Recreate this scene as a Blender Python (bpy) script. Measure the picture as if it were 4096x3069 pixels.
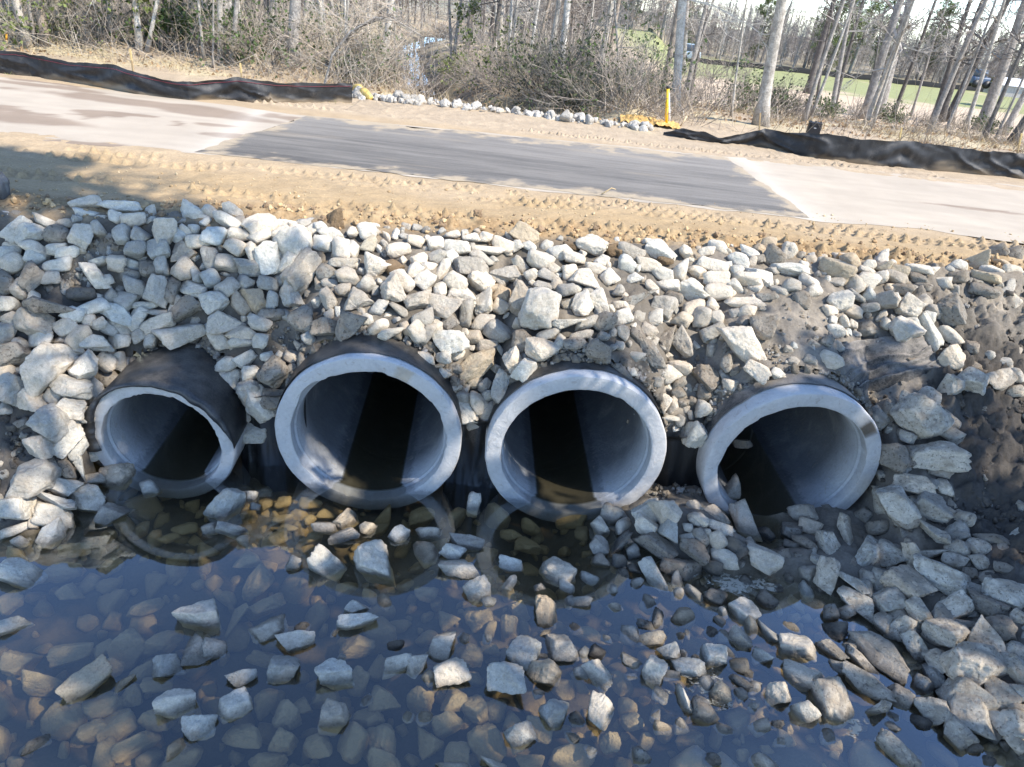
import bpy, bmesh, math, random
import numpy as np
from mathutils import Matrix, Vector
SC = bpy.context.scene
COL = SC.collection
for o in list(bpy.data.objects):
    bpy.data.objects.remove(o)
random.seed(7)
RG = np.random.default_rng(11)

# ------------------------------------------------------------ camera, sky, sun, exposure
PITCH, ROLL, FPX, CAMH, AZ = math.radians(29.8), math.radians(6.5), 2768.0, 4.67, math.radians(-4.75)
_c, _s = math.cos(PITCH), math.sin(PITCH)
FW = np.array([0, _c, -_s]); _u0 = np.array([0, _s, _c]); _r0 = np.array([1.0, 0, 0])
CR = math.cos(ROLL)*_r0 + math.sin(ROLL)*_u0
CU = -math.sin(ROLL)*_r0 + math.cos(ROLL)*_u0
CP = np.array([0, 0, CAMH])
cam_d = bpy.data.cameras.new('camera'); cam = bpy.data.objects.new('camera', cam_d); COL.objects.link(cam)
cam_d.sensor_width = 36; cam_d.lens = 36*FPX/4096; cam_d.clip_start = 0.05; cam_d.clip_end = 2000
cam.matrix_world = Matrix([[CR[i], CU[i], -FW[i], CP[i]] for i in range(3)] + [[0, 0, 0, 1]])
SC.camera = cam

TO_SUN = np.array([0.60, -0.27, 0.75]); TO_SUN /= np.linalg.norm(TO_SUN)
SUN_EL = math.asin(TO_SUN[2]); SUN_AZ = math.atan2(TO_SUN[0], TO_SUN[1])
W = bpy.data.worlds.new("World"); SC.world = W; W.use_nodes = True
wt = W.node_tree; bg = wt.nodes['Background']
sky = wt.nodes.new('ShaderNodeTexSky'); sky.sky_type = 'NISHITA'; sky.sun_disc = False
sky.sun_elevation = SUN_EL; sky.sun_rotation = SUN_AZ; sky.air_density = 0.65; sky.dust_density = 0.0; sky.ozone_density = 2.0
wt.links.new(sky.outputs[0], bg.inputs[0]); bg.inputs[1].default_value = 0.15
sd = bpy.data.lights.new('sun', 'SUN'); sd.energy = 2.5; sd.angle = math.radians(0.5); sd.color = (1.0, 0.94, 0.85)
sun = bpy.data.objects.new('sun', sd); COL.objects.link(sun)
sun.rotation_euler = Vector(TO_SUN).to_track_quat('Z', 'Y').to_euler(); sun.location = tuple(TO_SUN*40)
SC.view_settings.view_transform = 'Standard'; SC.view_settings.look = 'None'
SC.view_settings.exposure = 1.95; SC.view_settings.gamma = 1.0; SC.view_settings.use_curve_mapping = False
SC.cycles.max_bounces = 8; SC.cycles.transparent_max_bounces = 12; SC.cycles.caustics_reflective = False
SC.cycles.caustics_refractive = False; SC.cycles.sample_clamp_indirect = 4.0

# ------------------------------------------------------------ helpers
def px_dir(x, y):
    x = np.asarray(x, float); y = np.asarray(y, float)
    return FW + CR*((x-2048)/FPX)[..., None] - CU*((y-1534.5)/FPX)[..., None]
def at_z(x, y, z):
    d = px_dir(x, y); return CP + d*((z-CAMH)/d[..., 2])[..., None]
def to_px(P):
    q = np.asarray(P, float)-CP; w = q@FW
    return 2048+FPX*(q@CR)/w, 1534.5-FPX*(q@CU)/w, w
def sm(a, b, x):
    t = np.clip((np.asarray(x, float)-a)/(b-a), 0, 1); return t*t*(3-2*t)
def _hash(ix, iy, iz, seed):
    h = (ix*374761393 + iy*668265263 + iz*2147483647 + seed*1274126177) & 0xffffffff
    h = ((h ^ (h >> 13))*1274126177) & 0xffffffff
    return ((h ^ (h >> 16)) & 0xffff)/65535.0
def noise3(P, seed=0):
    P = np.asarray(P, float); i = np.floor(P).astype(np.int64); f = P-i; f = f*f*(3-2*f); r = 0
    for dx in (0, 1):
        for dy in (0, 1):
            for dz in (0, 1):
                w = (f[..., 0] if dx else 1-f[..., 0])*(f[..., 1] if dy else 1-f[..., 1])*(f[..., 2] if dz else 1-f[..., 2])
                r = r + w*_hash(i[..., 0]+dx, i[..., 1]+dy, i[..., 2]+dz, seed)
    return r*2-1
def noise2(x, y, seed=0):
    x = np.asarray(x, float); y = np.asarray(y, float)
    ix = np.floor(x).astype(np.int64); iy = np.floor(y).astype(np.int64)
    fx = x-ix; fy = y-iy; fx = fx*fx*(3-2*fx); fy = fy*fy*(3-2*fy)
    z = np.zeros_like(ix)
    a = _hash(ix, iy, z, seed); b = _hash(ix+1, iy, z, seed); c = _hash(ix, iy+1, z, seed); d = _hash(ix+1, iy+1, z, seed)
    return ((a*(1-fx)+b*fx)*(1-fy)+(c*(1-fx)+d*fx)*fy)*2-1
def fbm2(x, y, o=4, seed=0, g=0.5):
    r = 0; a = 1.0; f = 1.0
    for k in range(o):
        r = r + a*noise2(x*f+k*17.3, y*f-k*9.1, seed+k); a *= g; f *= 2.03
    return r
def fbm3(P, o=4, seed=0, g=0.5):
    r = 0; a = 1.0; f = 1.0
    for k in range(o):
        r = r + a*noise3(P*f+k*13.7, seed+k); a *= g; f *= 2.03
    return r
def tag(o, label=None, cat=None, group=None, kind=None):
    for k, v in (('label', label), ('category', cat), ('group', group), ('kind', kind)):
        if v: o[k] = v
    return o
def empty(name, loc, label, cat, group=None):
    o = bpy.data.objects.new(name, None); COL.objects.link(o); o.location = tuple(loc); o.empty_display_size = 0.1
    return tag(o, label, cat, group)
def npmesh(name, V, F, mat, tone=None, smooth=True, parent=None, sharp=None):
    V = np.asarray(V, np.float32); F = np.asarray(F, np.int32); n = F.shape[1]
    if parent is not None: V = V-np.array(parent.location, np.float32)
    me = bpy.data.meshes.new(name)
    me.vertices.add(len(V)); me.vertices.foreach_set('co', V.ravel())
    me.loops.add(F.size); me.loops.foreach_set('vertex_index', F.ravel())
    me.polygons.add(len(F)); me.polygons.foreach_set('loop_start', np.arange(0, F.size, n, dtype=np.int32))
    me.polygons.foreach_set('loop_total', np.full(len(F), n, np.int32))
    me.polygons.foreach_set('use_smooth', np.full(len(F), smooth, bool))
    me.update(calc_edges=True); me.validate()
    if tone is not None:
        a = me.color_attributes.new('tone', 'FLOAT_COLOR', 'POINT')
        t = np.asarray(tone, np.float32)
        if t.shape[1] == 3: t = np.concatenate([t, np.ones((len(t), 1), np.float32)], 1)
        a.data.foreach_set('color', t.ravel())
    if sharp: me.set_sharp_from_angle(angle=math.radians(sharp))
    me.materials.append(mat)
    o = bpy.data.objects.new(name, me); COL.objects.link(o)
    if parent is not None: o.parent = parent
    return o
class MB:
    """collects tubes, boxes and faces for ONE mesh"""
    def __init__(s): s.v = []; s.f = []; s.t = []
    def tube(s, pts, rad, n=6, cap=True, tone=None):
        b = len(s.v); m = len(pts)
        P = [Vector(p) for p in pts]
        for i, p in enumerate(P):
            d = (P[min(i+1, m-1)]-P[max(i-1, 0)]).normalized()
            a = d.orthogonal().normalized() if i == 0 else (a-d*a.dot(d)).normalized()
            c = d.cross(a); r = rad[i] if hasattr(rad, '__len__') else rad
            for k in range(n):
                q = 2*math.pi*k/n
                s.v.append(p+a*(r*math.cos(q))+c*(r*math.sin(q))); s.t.append(tone or (1, 1, 1))
        for i in range(m-1):
            for k in range(n):
                k2 = (k+1) % n
                s.f.append((b+i*n+k, b+i*n+k2, b+(i+1)*n+k2, b+(i+1)*n+k))
        if cap:
            s.f.append(tuple(b+k for k in reversed(range(n)))); s.f.append(tuple(b+(m-1)*n+k for k in range(n)))
    def box(s, c, half, rot=None, tone=None, bev=0.0):
        b = len(s.v); R = rot or Matrix.Identity(3); c = Vector(c)
        for sx in (-1, 1):
            for sy in (-1, 1):
                for sz in (-1, 1):
                    s.v.append(c+R@Vector((sx*half[0], sy*half[1], sz*half[2]))); s.t.append(tone or (1, 1, 1))
        for q in ((0, 1, 3, 2), (4, 6, 7, 5), (0, 4, 5, 1), (2, 3, 7, 6), (0, 2, 6, 4), (1, 5, 7, 3)):
            s.f.append(tuple(b+k for k in q))
    def face(s, pts, tone=None):
        b = len(s.v)
        for p in pts: s.v.append(Vector(p)); s.t.append(tone or (1, 1, 1))
        s.f.append(tuple(range(b, b+len(pts))))
    def build(s, name, mat, parent=None, smooth=True, bevel=0.0):
        off = Vector(parent.location) if parent is not None else Vector((0, 0, 0))
        me = bpy.data.meshes.new(name); me.from_pydata([tuple(v-off) for v in s.v], [], s.f); me.update()
        a = me.color_attributes.new('tone', 'FLOAT_COLOR', 'POINT')
        a.data.foreach_set('color', np.array([(*t, 1) for t in s.t], np.float32).ravel())
        me.polygons.foreach_set('use_smooth', [smooth]*len(me.polygons))
        me.materials.append(mat)
        o = bpy.data.objects.new(name, me); COL.objects.link(o)
        if parent is not None: o.parent = parent
        if bevel:
            m = o.modifiers.new('bevel', 'BEVEL'); m.width = bevel; m.segments = 2
        return o

# ------------------------------------------------------------ materials
class NT:
    def __init__(s, name):
        s.m = bpy.data.materials.new(name); s.m.use_nodes = True; s.t = s.m.node_tree; s.t.nodes.clear()
        s.out = s.t.nodes.new('ShaderNodeOutputMaterial')
    def n(s, typ, ins={}, **props):
        nd = s.t.nodes.new('ShaderNode'+typ)
        for k, v in props.items(): setattr(nd, k, v)
        for k, v in ins.items():
            sk = nd.inputs[k]
            if hasattr(v, 'is_output'): s.t.links.new(v, sk)
            else: sk.default_value = v
        return nd
    def pos(s): return s.n('NewGeometry').outputs['Position']
    def noise(s, vec, scale, detail=4, rough=0.5, dist=0.0):
        return s.n('TexNoise', {'Vector': vec, 'Scale': scale, 'Detail': detail, 'Roughness': rough, 'Distortion': dist}).outputs['Fac']
    def ramp(s, fac, lo, hi, a=0.0, b=1.0):
        return s.n('MapRange', {'Value': fac, 'From Min': lo, 'From Max': hi, 'To Min': a, 'To Max': b}).outputs[0]
    def math(s, op, a, b=0.0):
        return s.n('Math', {0: a, 1: b}, operation=op).outputs[0]
    def mix(s, fac, a, b, mode='MIX'):
        nd = s.n('Mix', {}, data_type='RGBA', blend_type=mode, clamp_factor=True)
        for k, v in (('Factor', fac), ('A', a), ('B', b)):
            sk = [i for i in nd.inputs if i.name == k and i.enabled and (i.type == ('VALUE' if k == 'Factor' else 'RGBA'))][0]
            if hasattr(v, 'is_output'): s.t.links.new(v, sk)
            elif k == 'Factor': sk.default_value = v
            else: sk.default_value = (*v, 1) if len(v) == 3 else v
        return [o for o in nd.outputs if o.type == 'RGBA'][0]
    def scale(s, col, f):
        return s.n('VectorMath', {0: col, 'Scale': f}, operation='SCALE').outputs[0]
    def attr(s, name='tone'): return s.n('Attribute', attribute_name=name)
    def bump(s, h, strength=0.5, dist=0.02, normal=None):
        i = {'Height': h, 'Strength': strength, 'Distance': dist}
        if normal is not None: i['Normal'] = normal
        return s.n('Bump', i).outputs[0]
    def bsdf(s, col, rough=0.9, normal=None, spec=0.3, **kw):
        i = {'Base Color': col if hasattr(col, 'is_output') else (*col, 1), 'Roughness': rough, 'Specular IOR Level': spec}
        if normal is not None: i['Normal'] = normal
        i.update(kw)
        b = s.n('BsdfPrincipled', i); s.t.links.new(b.outputs[0], s.out.inputs[0]); return s.m

def rock_material(name, from_attr):
    t = NT(name); P = t.pos()
    if from_attr:
        a = t.attr(); base = a.outputs['Color']; al = a.outputs['Alpha']
    else:
        oi = t.n('ObjectInfo'); base = oi.outputs['Color']; al = oi.outputs['Alpha']
    n1 = t.noise(P, 4.5, 4, 0.55); n2 = t.noise(P, 26, 8, 0.72); n3 = t.noise(P, 90, 4, 0.7); n4 = t.noise(P, 9, 5, 0.6, 0.6)
    sp = t.noise(P, 34, 3, 0.55)
    c = t.scale(base, t.ramp(n1, 0.25, 0.75, 0.80, 1.16))
    c = t.scale(c, t.ramp(n2, 0.3, 0.72, 0.72, 1.18))
    c = t.scale(c, t.ramp(n3, 0.3, 0.7, 0.84, 1.14))
    c = t.mix(t.ramp(n4, 0.52, 0.7, 0, 0.35), c, t.mix(1.0, c, (1.05, 0.93, 0.76), 'MULTIPLY'))
    nz = t.n('SeparateXYZ', {0: t.n('NewGeometry').outputs['Normal']}).outputs[2]
    dm = t.math('ADD', t.math('MULTIPLY', nz, 0.25), t.math('ADD', n4, t.math('MULTIPLY', n2, 0.35)))
    dmask = t.math('MULTIPLY', t.ramp(dm, 0.68, 0.95, 0, 1), al)
    c = t.mix(dmask, c, (0.19, 0.155, 0.115))
    c = t.mix(t.math('MULTIPLY', t.ramp(t.math('ADD', sp, t.math('MULTIPLY', al, 0.06)), 0.64, 0.69, 0, 0.8), al), c, (0.085, 0.07, 0.055))
    z = t.n('SeparateXYZ', {0: P}).outputs[2]
    zz = t.math('ADD', z, t.math('MULTIPLY', t.math('SUBTRACT', n1, 0.5), 0.05))
    wet = t.ramp(zz, 0.015, 0.075, 0.42, 1.0)
    c = t.scale(c, wet)
    c = t.mix(t.ramp(zz, -0.05, 0.0, 0.6, 0.0), c, (0.40, 0.285, 0.12))
    h = t.math('ADD', t.math('MULTIPLY', n2, 0.6), t.math('ADD', t.math('MULTIPLY', n4, 0.8), t.math('MULTIPLY', n3, 0.25)))
    return t.bsdf(c, t.ramp(zz, 0.0, 0.04, 0.45, 0.93), t.bump(h, 1.0, 0.035), 0.2)
M = {}
M['rock'] = rock_material('limestone', False)
M['rubble'] = rock_material('limestone_rubble', True)
def tone_material(name, rough=0.9, ns=(6, 40), amp=(0.25, 0.25), bump=(30, 0.4, 0.01), spec=0.3, trans=0.0):
    t = NT(name); P = t.pos(); a = t.attr().outputs['Color']
    n1 = t.noise(P, ns[0], 5, 0.6); n2 = t.noise(P, ns[1], 5, 0.65)
    c = t.scale(a, t.ramp(n1, 0.25, 0.75, 1-amp[0], 1+amp[0])); c = t.scale(c, t.ramp(n2, 0.25, 0.75, 1-amp[1], 1+amp[1]))
    nb = t.bump(t.noise(P, bump[0], 6, 0.65), bump[1], bump[2]) if bump else None
    t.bsdf(c, rough, nb, spec)
    if trans:
        b = t.t.nodes['Principled BSDF']; tr = t.n('BsdfTranslucent', {'Color': c})
        mx = t.n('MixShader', {0: trans, 1: b.outputs[0], 2: tr.outputs[0]}); t.t.links.new(mx.outputs[0], t.out.inputs[0])
    return t.m
M['ground'] = tone_material('earth', 0.95, (3, 38), (0.16, 0.22), (45, 0.65, 0.02))
M['road'] = tone_material('compacted_gravel', 0.95, (1.2, 60), (0.10, 0.07), (120, 0.3, 0.006))
M['bark'] = tone_material('bark', 0.95, (7, 30), (0.42, 0.40), (35, 1.0, 0.03))
M['leaf'] = tone_material('leaf', 0.6, (2, 20), (0.25, 0.15), None, 0.3, 0.35)
M['twig'] = tone_material('twig', 0.95, (3, 20), (0.25, 0.15), None)
M['paint'] = tone_material('painted_plastic', 0.5, (8, 60), (0.06, 0.05), (60, 0.1, 0.003), 0.4)
M['wood'] = tone_material('sawn_wood', 0.85, (10, 70), (0.2, 0.2), (80, 0.4, 0.004))
def asphalt():
    t = NT('asphalt'); P = t.pos()
    mp = t.n('Mapping', {'Vector': P, 'Scale': (0.35, 3.2, 1), 'Rotation': (0, 0, math.radians(-2))}).outputs[0]
    st = t.noise(mp, 1.6, 8, 0.72, 0.2); mp2 = t.n('Mapping', {'Vector': P, 'Scale': (0.12, 1.0, 1)}).outputs[0]
    st2 = t.noise(mp2, 0.9, 4, 0.55); g = t.noise(P, 160, 3, 0.6)
    y = t.n('SeparateXYZ', {0: P}).outputs[1]
    dust = t.math('ADD', t.math('ADD', st, t.math('MULTIPLY', st2, 0.5)), t.ramp(y, 9.6, 13.2, -0.12, 0.16))
    c = t.mix(t.ramp(dust, 0.42, 1.0, 0, 1.0), (0.052, 0.049, 0.045), (0.205, 0.186, 0.160))
    c = t.mix(t.n('SeparateXYZ', {0: t.attr().outputs['Color']}).outputs[0], c, (0.33, 0.265, 0.18)); c = t.scale(c, t.ramp(g, 0.3, 0.7, 0.75, 1.25))
    return t.bsdf(c, 0.85, t.bump(g, 0.5, 0.004), 0.3)
M['asphalt'] = asphalt()
def concrete():
    t = NT('concrete'); P = t.pos(); a = t.attr().outputs['Color']
    n1 = t.noise(P, 3, 5, 0.6, 0.5); n2 = t.noise(P, 30, 6, 0.6); n3 = t.noise(P, 14, 4, 0.6, 1.2)
    c = t.scale(a, t.ramp(n1, 0.3, 0.7, 0.86, 1.1)); c = t.scale(c, t.ramp(n2, 0.3, 0.7, 0.92, 1.07))
    c = t.mix(t.ramp(n3, 0.58, 0.72, 0, 0.5), c, (0.24, 0.21, 0.165)); c = t.mix(t.ramp(n1, 0.55, 0.75, 0, 0.4), c, (0.33, 0.315, 0.28))
    h = t.math('ADD', t.math('MULTIPLY', t.ramp(n3, 0.4, 0.6), 0.6), t.math('MULTIPLY', n2, 0.5))
    z = t.n('SeparateXYZ', {0: P}).outputs[2]
    zz = t.math('ADD', z, t.math('MULTIPLY', t.math('SUBTRACT', n3, 0.5), 0.12))
    c = t.scale(c, t.ramp(zz, 0.03, 0.07, 0.62, 1.0)); c = t.mix(t.math('MULTIPLY', t.ramp(t.math('ADD', z, t.math('MULTIPLY', n2, 0.012)), -0.004, 0.010, 0.97, 0), t.attr().outputs['Alpha']), c, (0.028, 0.023, 0.012))  # submerged concrete near black: silt plus the water's dark reflection put into the colour
    return t.bsdf(c, 0.9, t.bump(h, 0.32, 0.010), 0.12)
M['concrete'] = concrete()
def fabric(name, dust, rough=0.42, dl=0.0):
    t = NT(name); P = t.pos(); a = t.attr().outputs['Color']
    n1 = t.noise(P, 5, 5, 0.6); n2 = t.noise(P, 55, 4, 0.7)
    nz = t.n('SeparateXYZ', {0: t.n('NewGeometry').outputs['Normal']}).outputs[2]
    d = t.math('ADD', t.math('MULTIPLY', n1, 0.8), t.math('ADD', t.math('MULTIPLY', n2, 0.5), t.math('MULTIPLY', t.math('ABSOLUTE', nz), 0.25)))
    c = t.mix(t.ramp(d, 0.72-dl, 1.05-dl, 0, dust), a, (0.21, 0.185, 0.155))
    return t.bsdf(c, rough, t.bump(t.math('ADD', n1, t.math('MULTIPLY', n2, 0.2)), 0.25, 0.02), 0.45)
M['fabric'] = fabric('black_woven_fabric', 0.35)
M['fence_fabric'] = fabric('black_fence_fabric', 0.3, 0.62)
M['dusty_fabric'] = fabric('dusty_black_fabric', 0.85, 0.8, 0.10)
def water():
    t = NT('pond_water'); P = t.pos()
    nb = t.bump(t.noise(P, 2.2, 2, 0.4), 0.02, 0.02)
    fr = t.n('Fresnel', {'IOR': 1.34, 'Normal': nb}).outputs[0]
    tr = t.n('BsdfTransparent', {'Color': (0.97, 0.98, 0.97, 1)}); gl = t.n('BsdfGlossy', {'Color': (0.86, 0.93, 1.0, 1), 'Roughness': 0.0, 'Normal': nb})
    fr = t.math('MULTIPLY', fr, t.math('SUBTRACT', 1.0, t.n('NewGeometry').outputs['Backfacing']))
    fr = t.math('MINIMUM', t.math('MULTIPLY', t.math('POWER', fr, 1.8), 78.0), 1.0)
    mx = t.n('MixShader', {0: fr, 1: tr.outputs[0], 2: gl.outputs[0]})
    t.t.links.new(mx.outputs[0], t.out.inputs[0])
    ab = t.n('VolumeAbsorption', {'Color': (0.70, 0.62, 0.42, 1), 'Density': 1.5})
    sc_ = t.n('VolumeScatter', {'Color': (0.42, 0.44, 0.40, 1), 'Density': 0.30, 'Anisotropy': 0.2})
    ad = t.n('AddShader', {0: ab.outputs[0], 1: sc_.outputs[0]}); t.t.links.new(ad.outputs[0], t.out.inputs[1])
    return t.m
M['water'] = water()
def simple(name, col, rough=0.5, spec=0.4, **kw):
    t = NT(name); return t.bsdf(col, rough, None, spec, **kw)
# ------------------------------------------------------------ terrain
PIPES = [  # centre x, y, z, outer radius, inner radius
    (-3.352, 5.410, 0.443, 0.700, 0.565), (-1.344, 5.586, 0.653, 0.915, 0.756),
    (0.722, 5.721, 0.653, 0.915, 0.756), (2.969, 5.925, 0.640, 0.915, 0.756)]
AXV = np.array([math.sin(AZ), math.cos(AZ), 0]); HXV = np.array([math.cos(AZ), -math.sin(AZ), 0])
def face_y(x): return np.interp(x, [-3.352, -1.344, .722, 2.969], [5.41, 5.586, 5.721, 5.925]) + .077*(np.minimum(x+3.352, 0)+np.maximum(x-2.969, 0))
def cliff_off(x): return np.interp(x, [-4.1, -3.35, -2.6, -1.34, -.3, .72, 1.8, 2.97, 3.9], [.5, .85, .45, .5, .32, .3, .34, .42, .4])
def crest_y(x): return np.interp(x, [-8, -5, -2.2, .8, 2.7, 5.8, 9], [6.3, 6.5, 7.3, 7.75, 8.1, 8.25, 8.5])
SHORE = np.array([(.62, 6.2), (.78, 5.55), (.98, 5.05), (1.5, 4.75), (2.3, 4.52), (3.1, 4.42), (3.45, 4.0), (3.72, 3.4), (3.92, 2.9), (4.1, 1.5)])
def shore_d(x, y):
    best = np.full(np.shape(x), 1e9); sgn = np.zeros(np.shape(x))
    for (ax_, ay), (bx, by) in zip(SHORE[:-1], SHORE[1:]):
        dx, dy = bx-ax_, by-ay; t = np.clip(((x-ax_)*dx+(y-ay)*dy)/(dx*dx+dy*dy), 0, 1)
        d = np.hypot(x-ax_-t*dx, y-ay-t*dy); c = dx*(y-ay)-dy*(x-ax_)
        m = d < best; best = np.where(m, d, best); sgn = np.where(m, np.sign(c), sgn)
    return best*sgn      # positive on the dry (right) side
CREEK = np.array([(-.6, 17.0), (-1.6, 20), (-3.6, 26), (-6.0, 34), (-9, 48)])
def creek_d(x, y):
    xc = np.interp(y, CREEK[:, 1], CREEK[:, 0]); return np.abs(x-xc)
def H0(x, y):
    """ground height without fine relief"""
    x = np.asarray(x, float); y = np.asarray(y, float)
    yf = face_y(x); yc = yf+cliff_off(x); cy = crest_y(x)
    bed = -0.36+0.05*fbm2(x*1.3, y*1.3, 3, 5)
    bed = bed+0.30*sm(3.1, 2.2, y)*sm(-1.2, -2.6, x) + 0.28*np.exp(-((x-2.4)/.8)**2-((y-3.2)/.5)**2)+.30*np.exp(-((x-2.5)/.8)**2-((y-2.55)/.45)**2)
    sdist = shore_d(x, y)
    pile = np.clip(sdist*0.62-0.30, -0.36, 0.16+0.0*x)
    pile = pile+0.16*np.exp(-((x-1.95)/.5)**2-((y-5.35)/.35)**2)
    # a low spot in front of the right pipe's mouth
    pile = pile-0.30*np.exp(-((x-2.75)/.42)**2-((y-5.7)/.42)**2)
    low = np.maximum(bed, np.where(sdist > -.6, pile, -9))
    hs = np.full(np.shape(x), 0.86)
    for cx, cy_, cz, R, r in PIPES:
        q = R*R-(x-cx)**2
        hs = np.maximum(hs, np.where(q > 0, cz+np.sqrt(np.maximum(q, 0))+.03, -9))
    t = np.clip((y-yc)/(cy-yc), 0, 1)
    mid = np.where(y < yc, low, np.minimum(hs, 2.2)+(2.2-np.minimum(hs, 2.2))*(t**0.8))
    # left bank
    left = np.clip((y-4.45-.25*np.maximum(-x-5, 0)*-1)*2.2/(cy-4.45), -0.36, 2.2); left = np.where(left < 0, np.maximum(left*1.6, bed), left)
    right = np.maximum((y-4.9)*0.66, 0.42*(x-3.75))+0.10
    right = np.clip(np.minimum(right, 2.25), -0.3, 2.25); right = np.where(sdist > 0, np.maximum(np.minimum(pile+.0, right), right*sm(0, .8, sdist)+pile*(1-sm(0, .8, sdist))), low)
    wl = sm(-3.98, -4.12, x); wr = sm(3.86, 4.05, x)*sm(4.2, 5.2, y)+sm(3.4, 4.6, x)*(1-sm(4.2, 5.2, y))
    z = mid*(1-wl)+left*wl
    z = z*(1-wr)+right*wr
    # shoulder, road, far dirt
    z = np.where(y > cy, 2.2+0.07*sm(0, .6, y-cy), z)
    z = z+0.0*x
    rd = sm(9.2, 9.7, y)*(1-sm(13.4, 14.2, y)); z = np.where(y > 9.2, z*(1-rd)+2.262*rd, z)
    # beyond the road
    far = 2.25+0.0*x
    fl = np.interp(y, [14, 22, 32, 60, 120], [2.25, 2.15, 1.7, 1.1, .6]); fr = np.interp(y, [14, 21, 26, 45, 105, 140], [2.25, 2.15, 1.6, .4, -2.0, -2.2])
    wx = sm(0, 5, x+(y-20)*-.15); far = fl*(1-wx)+fr*wx
    cd = creek_d(x, y); far = far-(far-.35)*np.exp(-(cd/1.7)**2)*sm(16.6, 18.2, y)*(1-sm(60, 80, y))
    for mx, my, s_, h in ((-12, 19.2, 1.6, .55), (-7.6, 18.9, 1.3, .42), (1.9, 17.9, .9, .22), (-9.7, 20.5, 1.5, .3)):
        far = far+h*np.exp(-((x-mx)/s_)**2-((y-my)/(s_*.7))**2)
    far = far+0.10*fbm2(x*.6, y*.6, 4, 31)*sm(16.5, 19, y)
    return np.where(y > 14, far, z)
def relief(x, y):
    z = 0.0
    cy = crest_y(x)
    bank = sm(3.2, 4.2, y)*(1-sm(-.2, .5, y-cy))
    z = z+bank*(0.035*fbm2(x*4, y*4, 4, 3)+0.012*fbm2(x*22, y*22, 3, 8))
    mud = sm(4.2, 4.7, x)*sm(8.2, 7.6, y)+sm(-4.1, -4.4, x)*sm(5.9, 5.4, y)
    z = z+mud*(0.10*np.abs(fbm2(x*4.5, y*4.5, 5, 40, .6))+0.022*fbm2(x*22, y*22, 3, 41))
    ed = np.exp(-((y-cy-.28)/.22)**2)
    z = z+ed*(0.045*np.maximum(fbm2(x*9, y*9, 4, 12), 0)**1.0+0.02*fbm2(x*28, y*28, 3, 13))
    sh = sm(.2, .6, y-cy)*(1-sm(9.3, 9.7, y))
    z = z+sh*(0.016*fbm2(x*1.4, y*3.2, 3, 14)+0.007*fbm2(x*9, y*14, 3, 15))
    # tractor tyre prints: staggered lug blocks in two rows per wheel track
    for y0, sl, wd, seed in ((8.13, .075, .17, 0), (8.98, .055, .17, 5), (9.30, .045, .15, 8), (14.05, .02, .16, 9)):
        v = y-(y0+sl*x+.04*np.sin(x*.9+seed)); inside = np.exp(-(v/(wd*1.05))**6)
        w_ = sm(.1, .6, noise2(x*.9+seed, y*.6, 60+seed)+.55+.5*noise2(x*4, y*4, 61+seed))
        z = z-0.026*inside*w_
        for row, off in ((-1, 0.0), (1, .5)):
            u = x/0.155+off+row*v*1.6+.22*noise2(x*1.1, y*0, 62+seed); am = .45+.9*_hash(np.round(u).astype(np.int64), np.full(np.shape(u), row+5, np.int64), np.zeros(np.shape(u), np.int64), seed); fu = np.abs(u-np.round(u)); vv = (v-row*wd*.48)/(wd*.40)
            z = z+w_*am*0.062*np.clip(1.25-fu*4.6, 0, 1)*np.clip(1.5-np.abs(vv)*1.5, 0, 1)
    fd = sm(13.5, 13.9, y)*(1-sm(17.5, 18.5, y))
    z = z+fd*(0.014*fbm2(x*2, y*5, 3, 21)+0.02*np.maximum(fbm2(x*7, y*7, 3, 22), 0))
    return z
def H(x, y): return H0(x, y)+relief(np.asarray(x, float), np.asarray(y, float))
def ground_hit(px, py, lift=0.0, tmax=60.0):
    """first point where the ray through a photo pixel meets the ground"""
    d = px_dir(np.atleast_1d(px), np.atleast_1d(py)); n = len(d); lo = np.full(n, 2.5); hi = np.full(n, np.nan)
    for t in np.concatenate([np.arange(2.5, 12, .06), np.arange(12, tmax, .25)]):
        k = np.isnan(hi)
        if not k.any(): break
        P = CP+d[k]*t; below = P[:, 2] < H0(P[:, 0], P[:, 1])+lift; ix = np.where(k)[0]
        hi[ix[below]] = t; lo[ix[~below]] = t
    hi = np.where(np.isnan(hi), tmax, hi)
    for _ in range(7):
        m = (lo+hi)/2; P = CP+d*m[:, None]; below = P[:, 2] < H0(P[:, 0], P[:, 1])+lift
        hi = np.where(below, m, hi); lo = np.where(below, lo, m)
    return CP+d*hi[:, None]
# --- the ground sheet
gx = np.concatenate([-np.geomspace(160, 8.1, 70), np.arange(-8, 8.001, .025), np.geomspace(8.1, 160, 70)])
gy = np.concatenate([np.arange(-6, 1.8, .3), np.arange(1.8, 7.0, .03), np.arange(7.0, 9.75, .018), np.arange(9.75, 13.3, .12), np.arange(13.3, 14.6, .03), np.arange(14.6, 24, .09), np.geomspace(24, 330, 70)])
GX, GY = np.meshgrid(gx, gy); GZ = H(GX, GY)
V = np.stack([GX, GY, GZ], -1).reshape(-1, 3)
ny, nx = GX.shape; ii = (np.arange(ny-1)[:, None]*nx+np.arange(nx-1)[None]).ravel()
F = np.stack([ii, ii+1, ii+nx+1, ii+nx], 1)
ctr = V[F].mean(1); kill = np.zeros(len(F), bool)
for cx, cy_, cz, R, r in PIPES:
    q = ctr-np.array([cx, cy_, cz]); dep = q@AXV; rr = np.hypot(q@HXV, q[:, 2])
    kill |= (rr < R+.0) & (dep > 0.02) & (dep < 3)
    zq = V[F][:, :, 2]; kill |= (zq.min(1) < .45) & (np.ptp(zq, 1) > .3) & (np.abs(q@HXV) < R*.99) & (dep > 0) & (dep < 1.5)
F = F[~kill]
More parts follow.
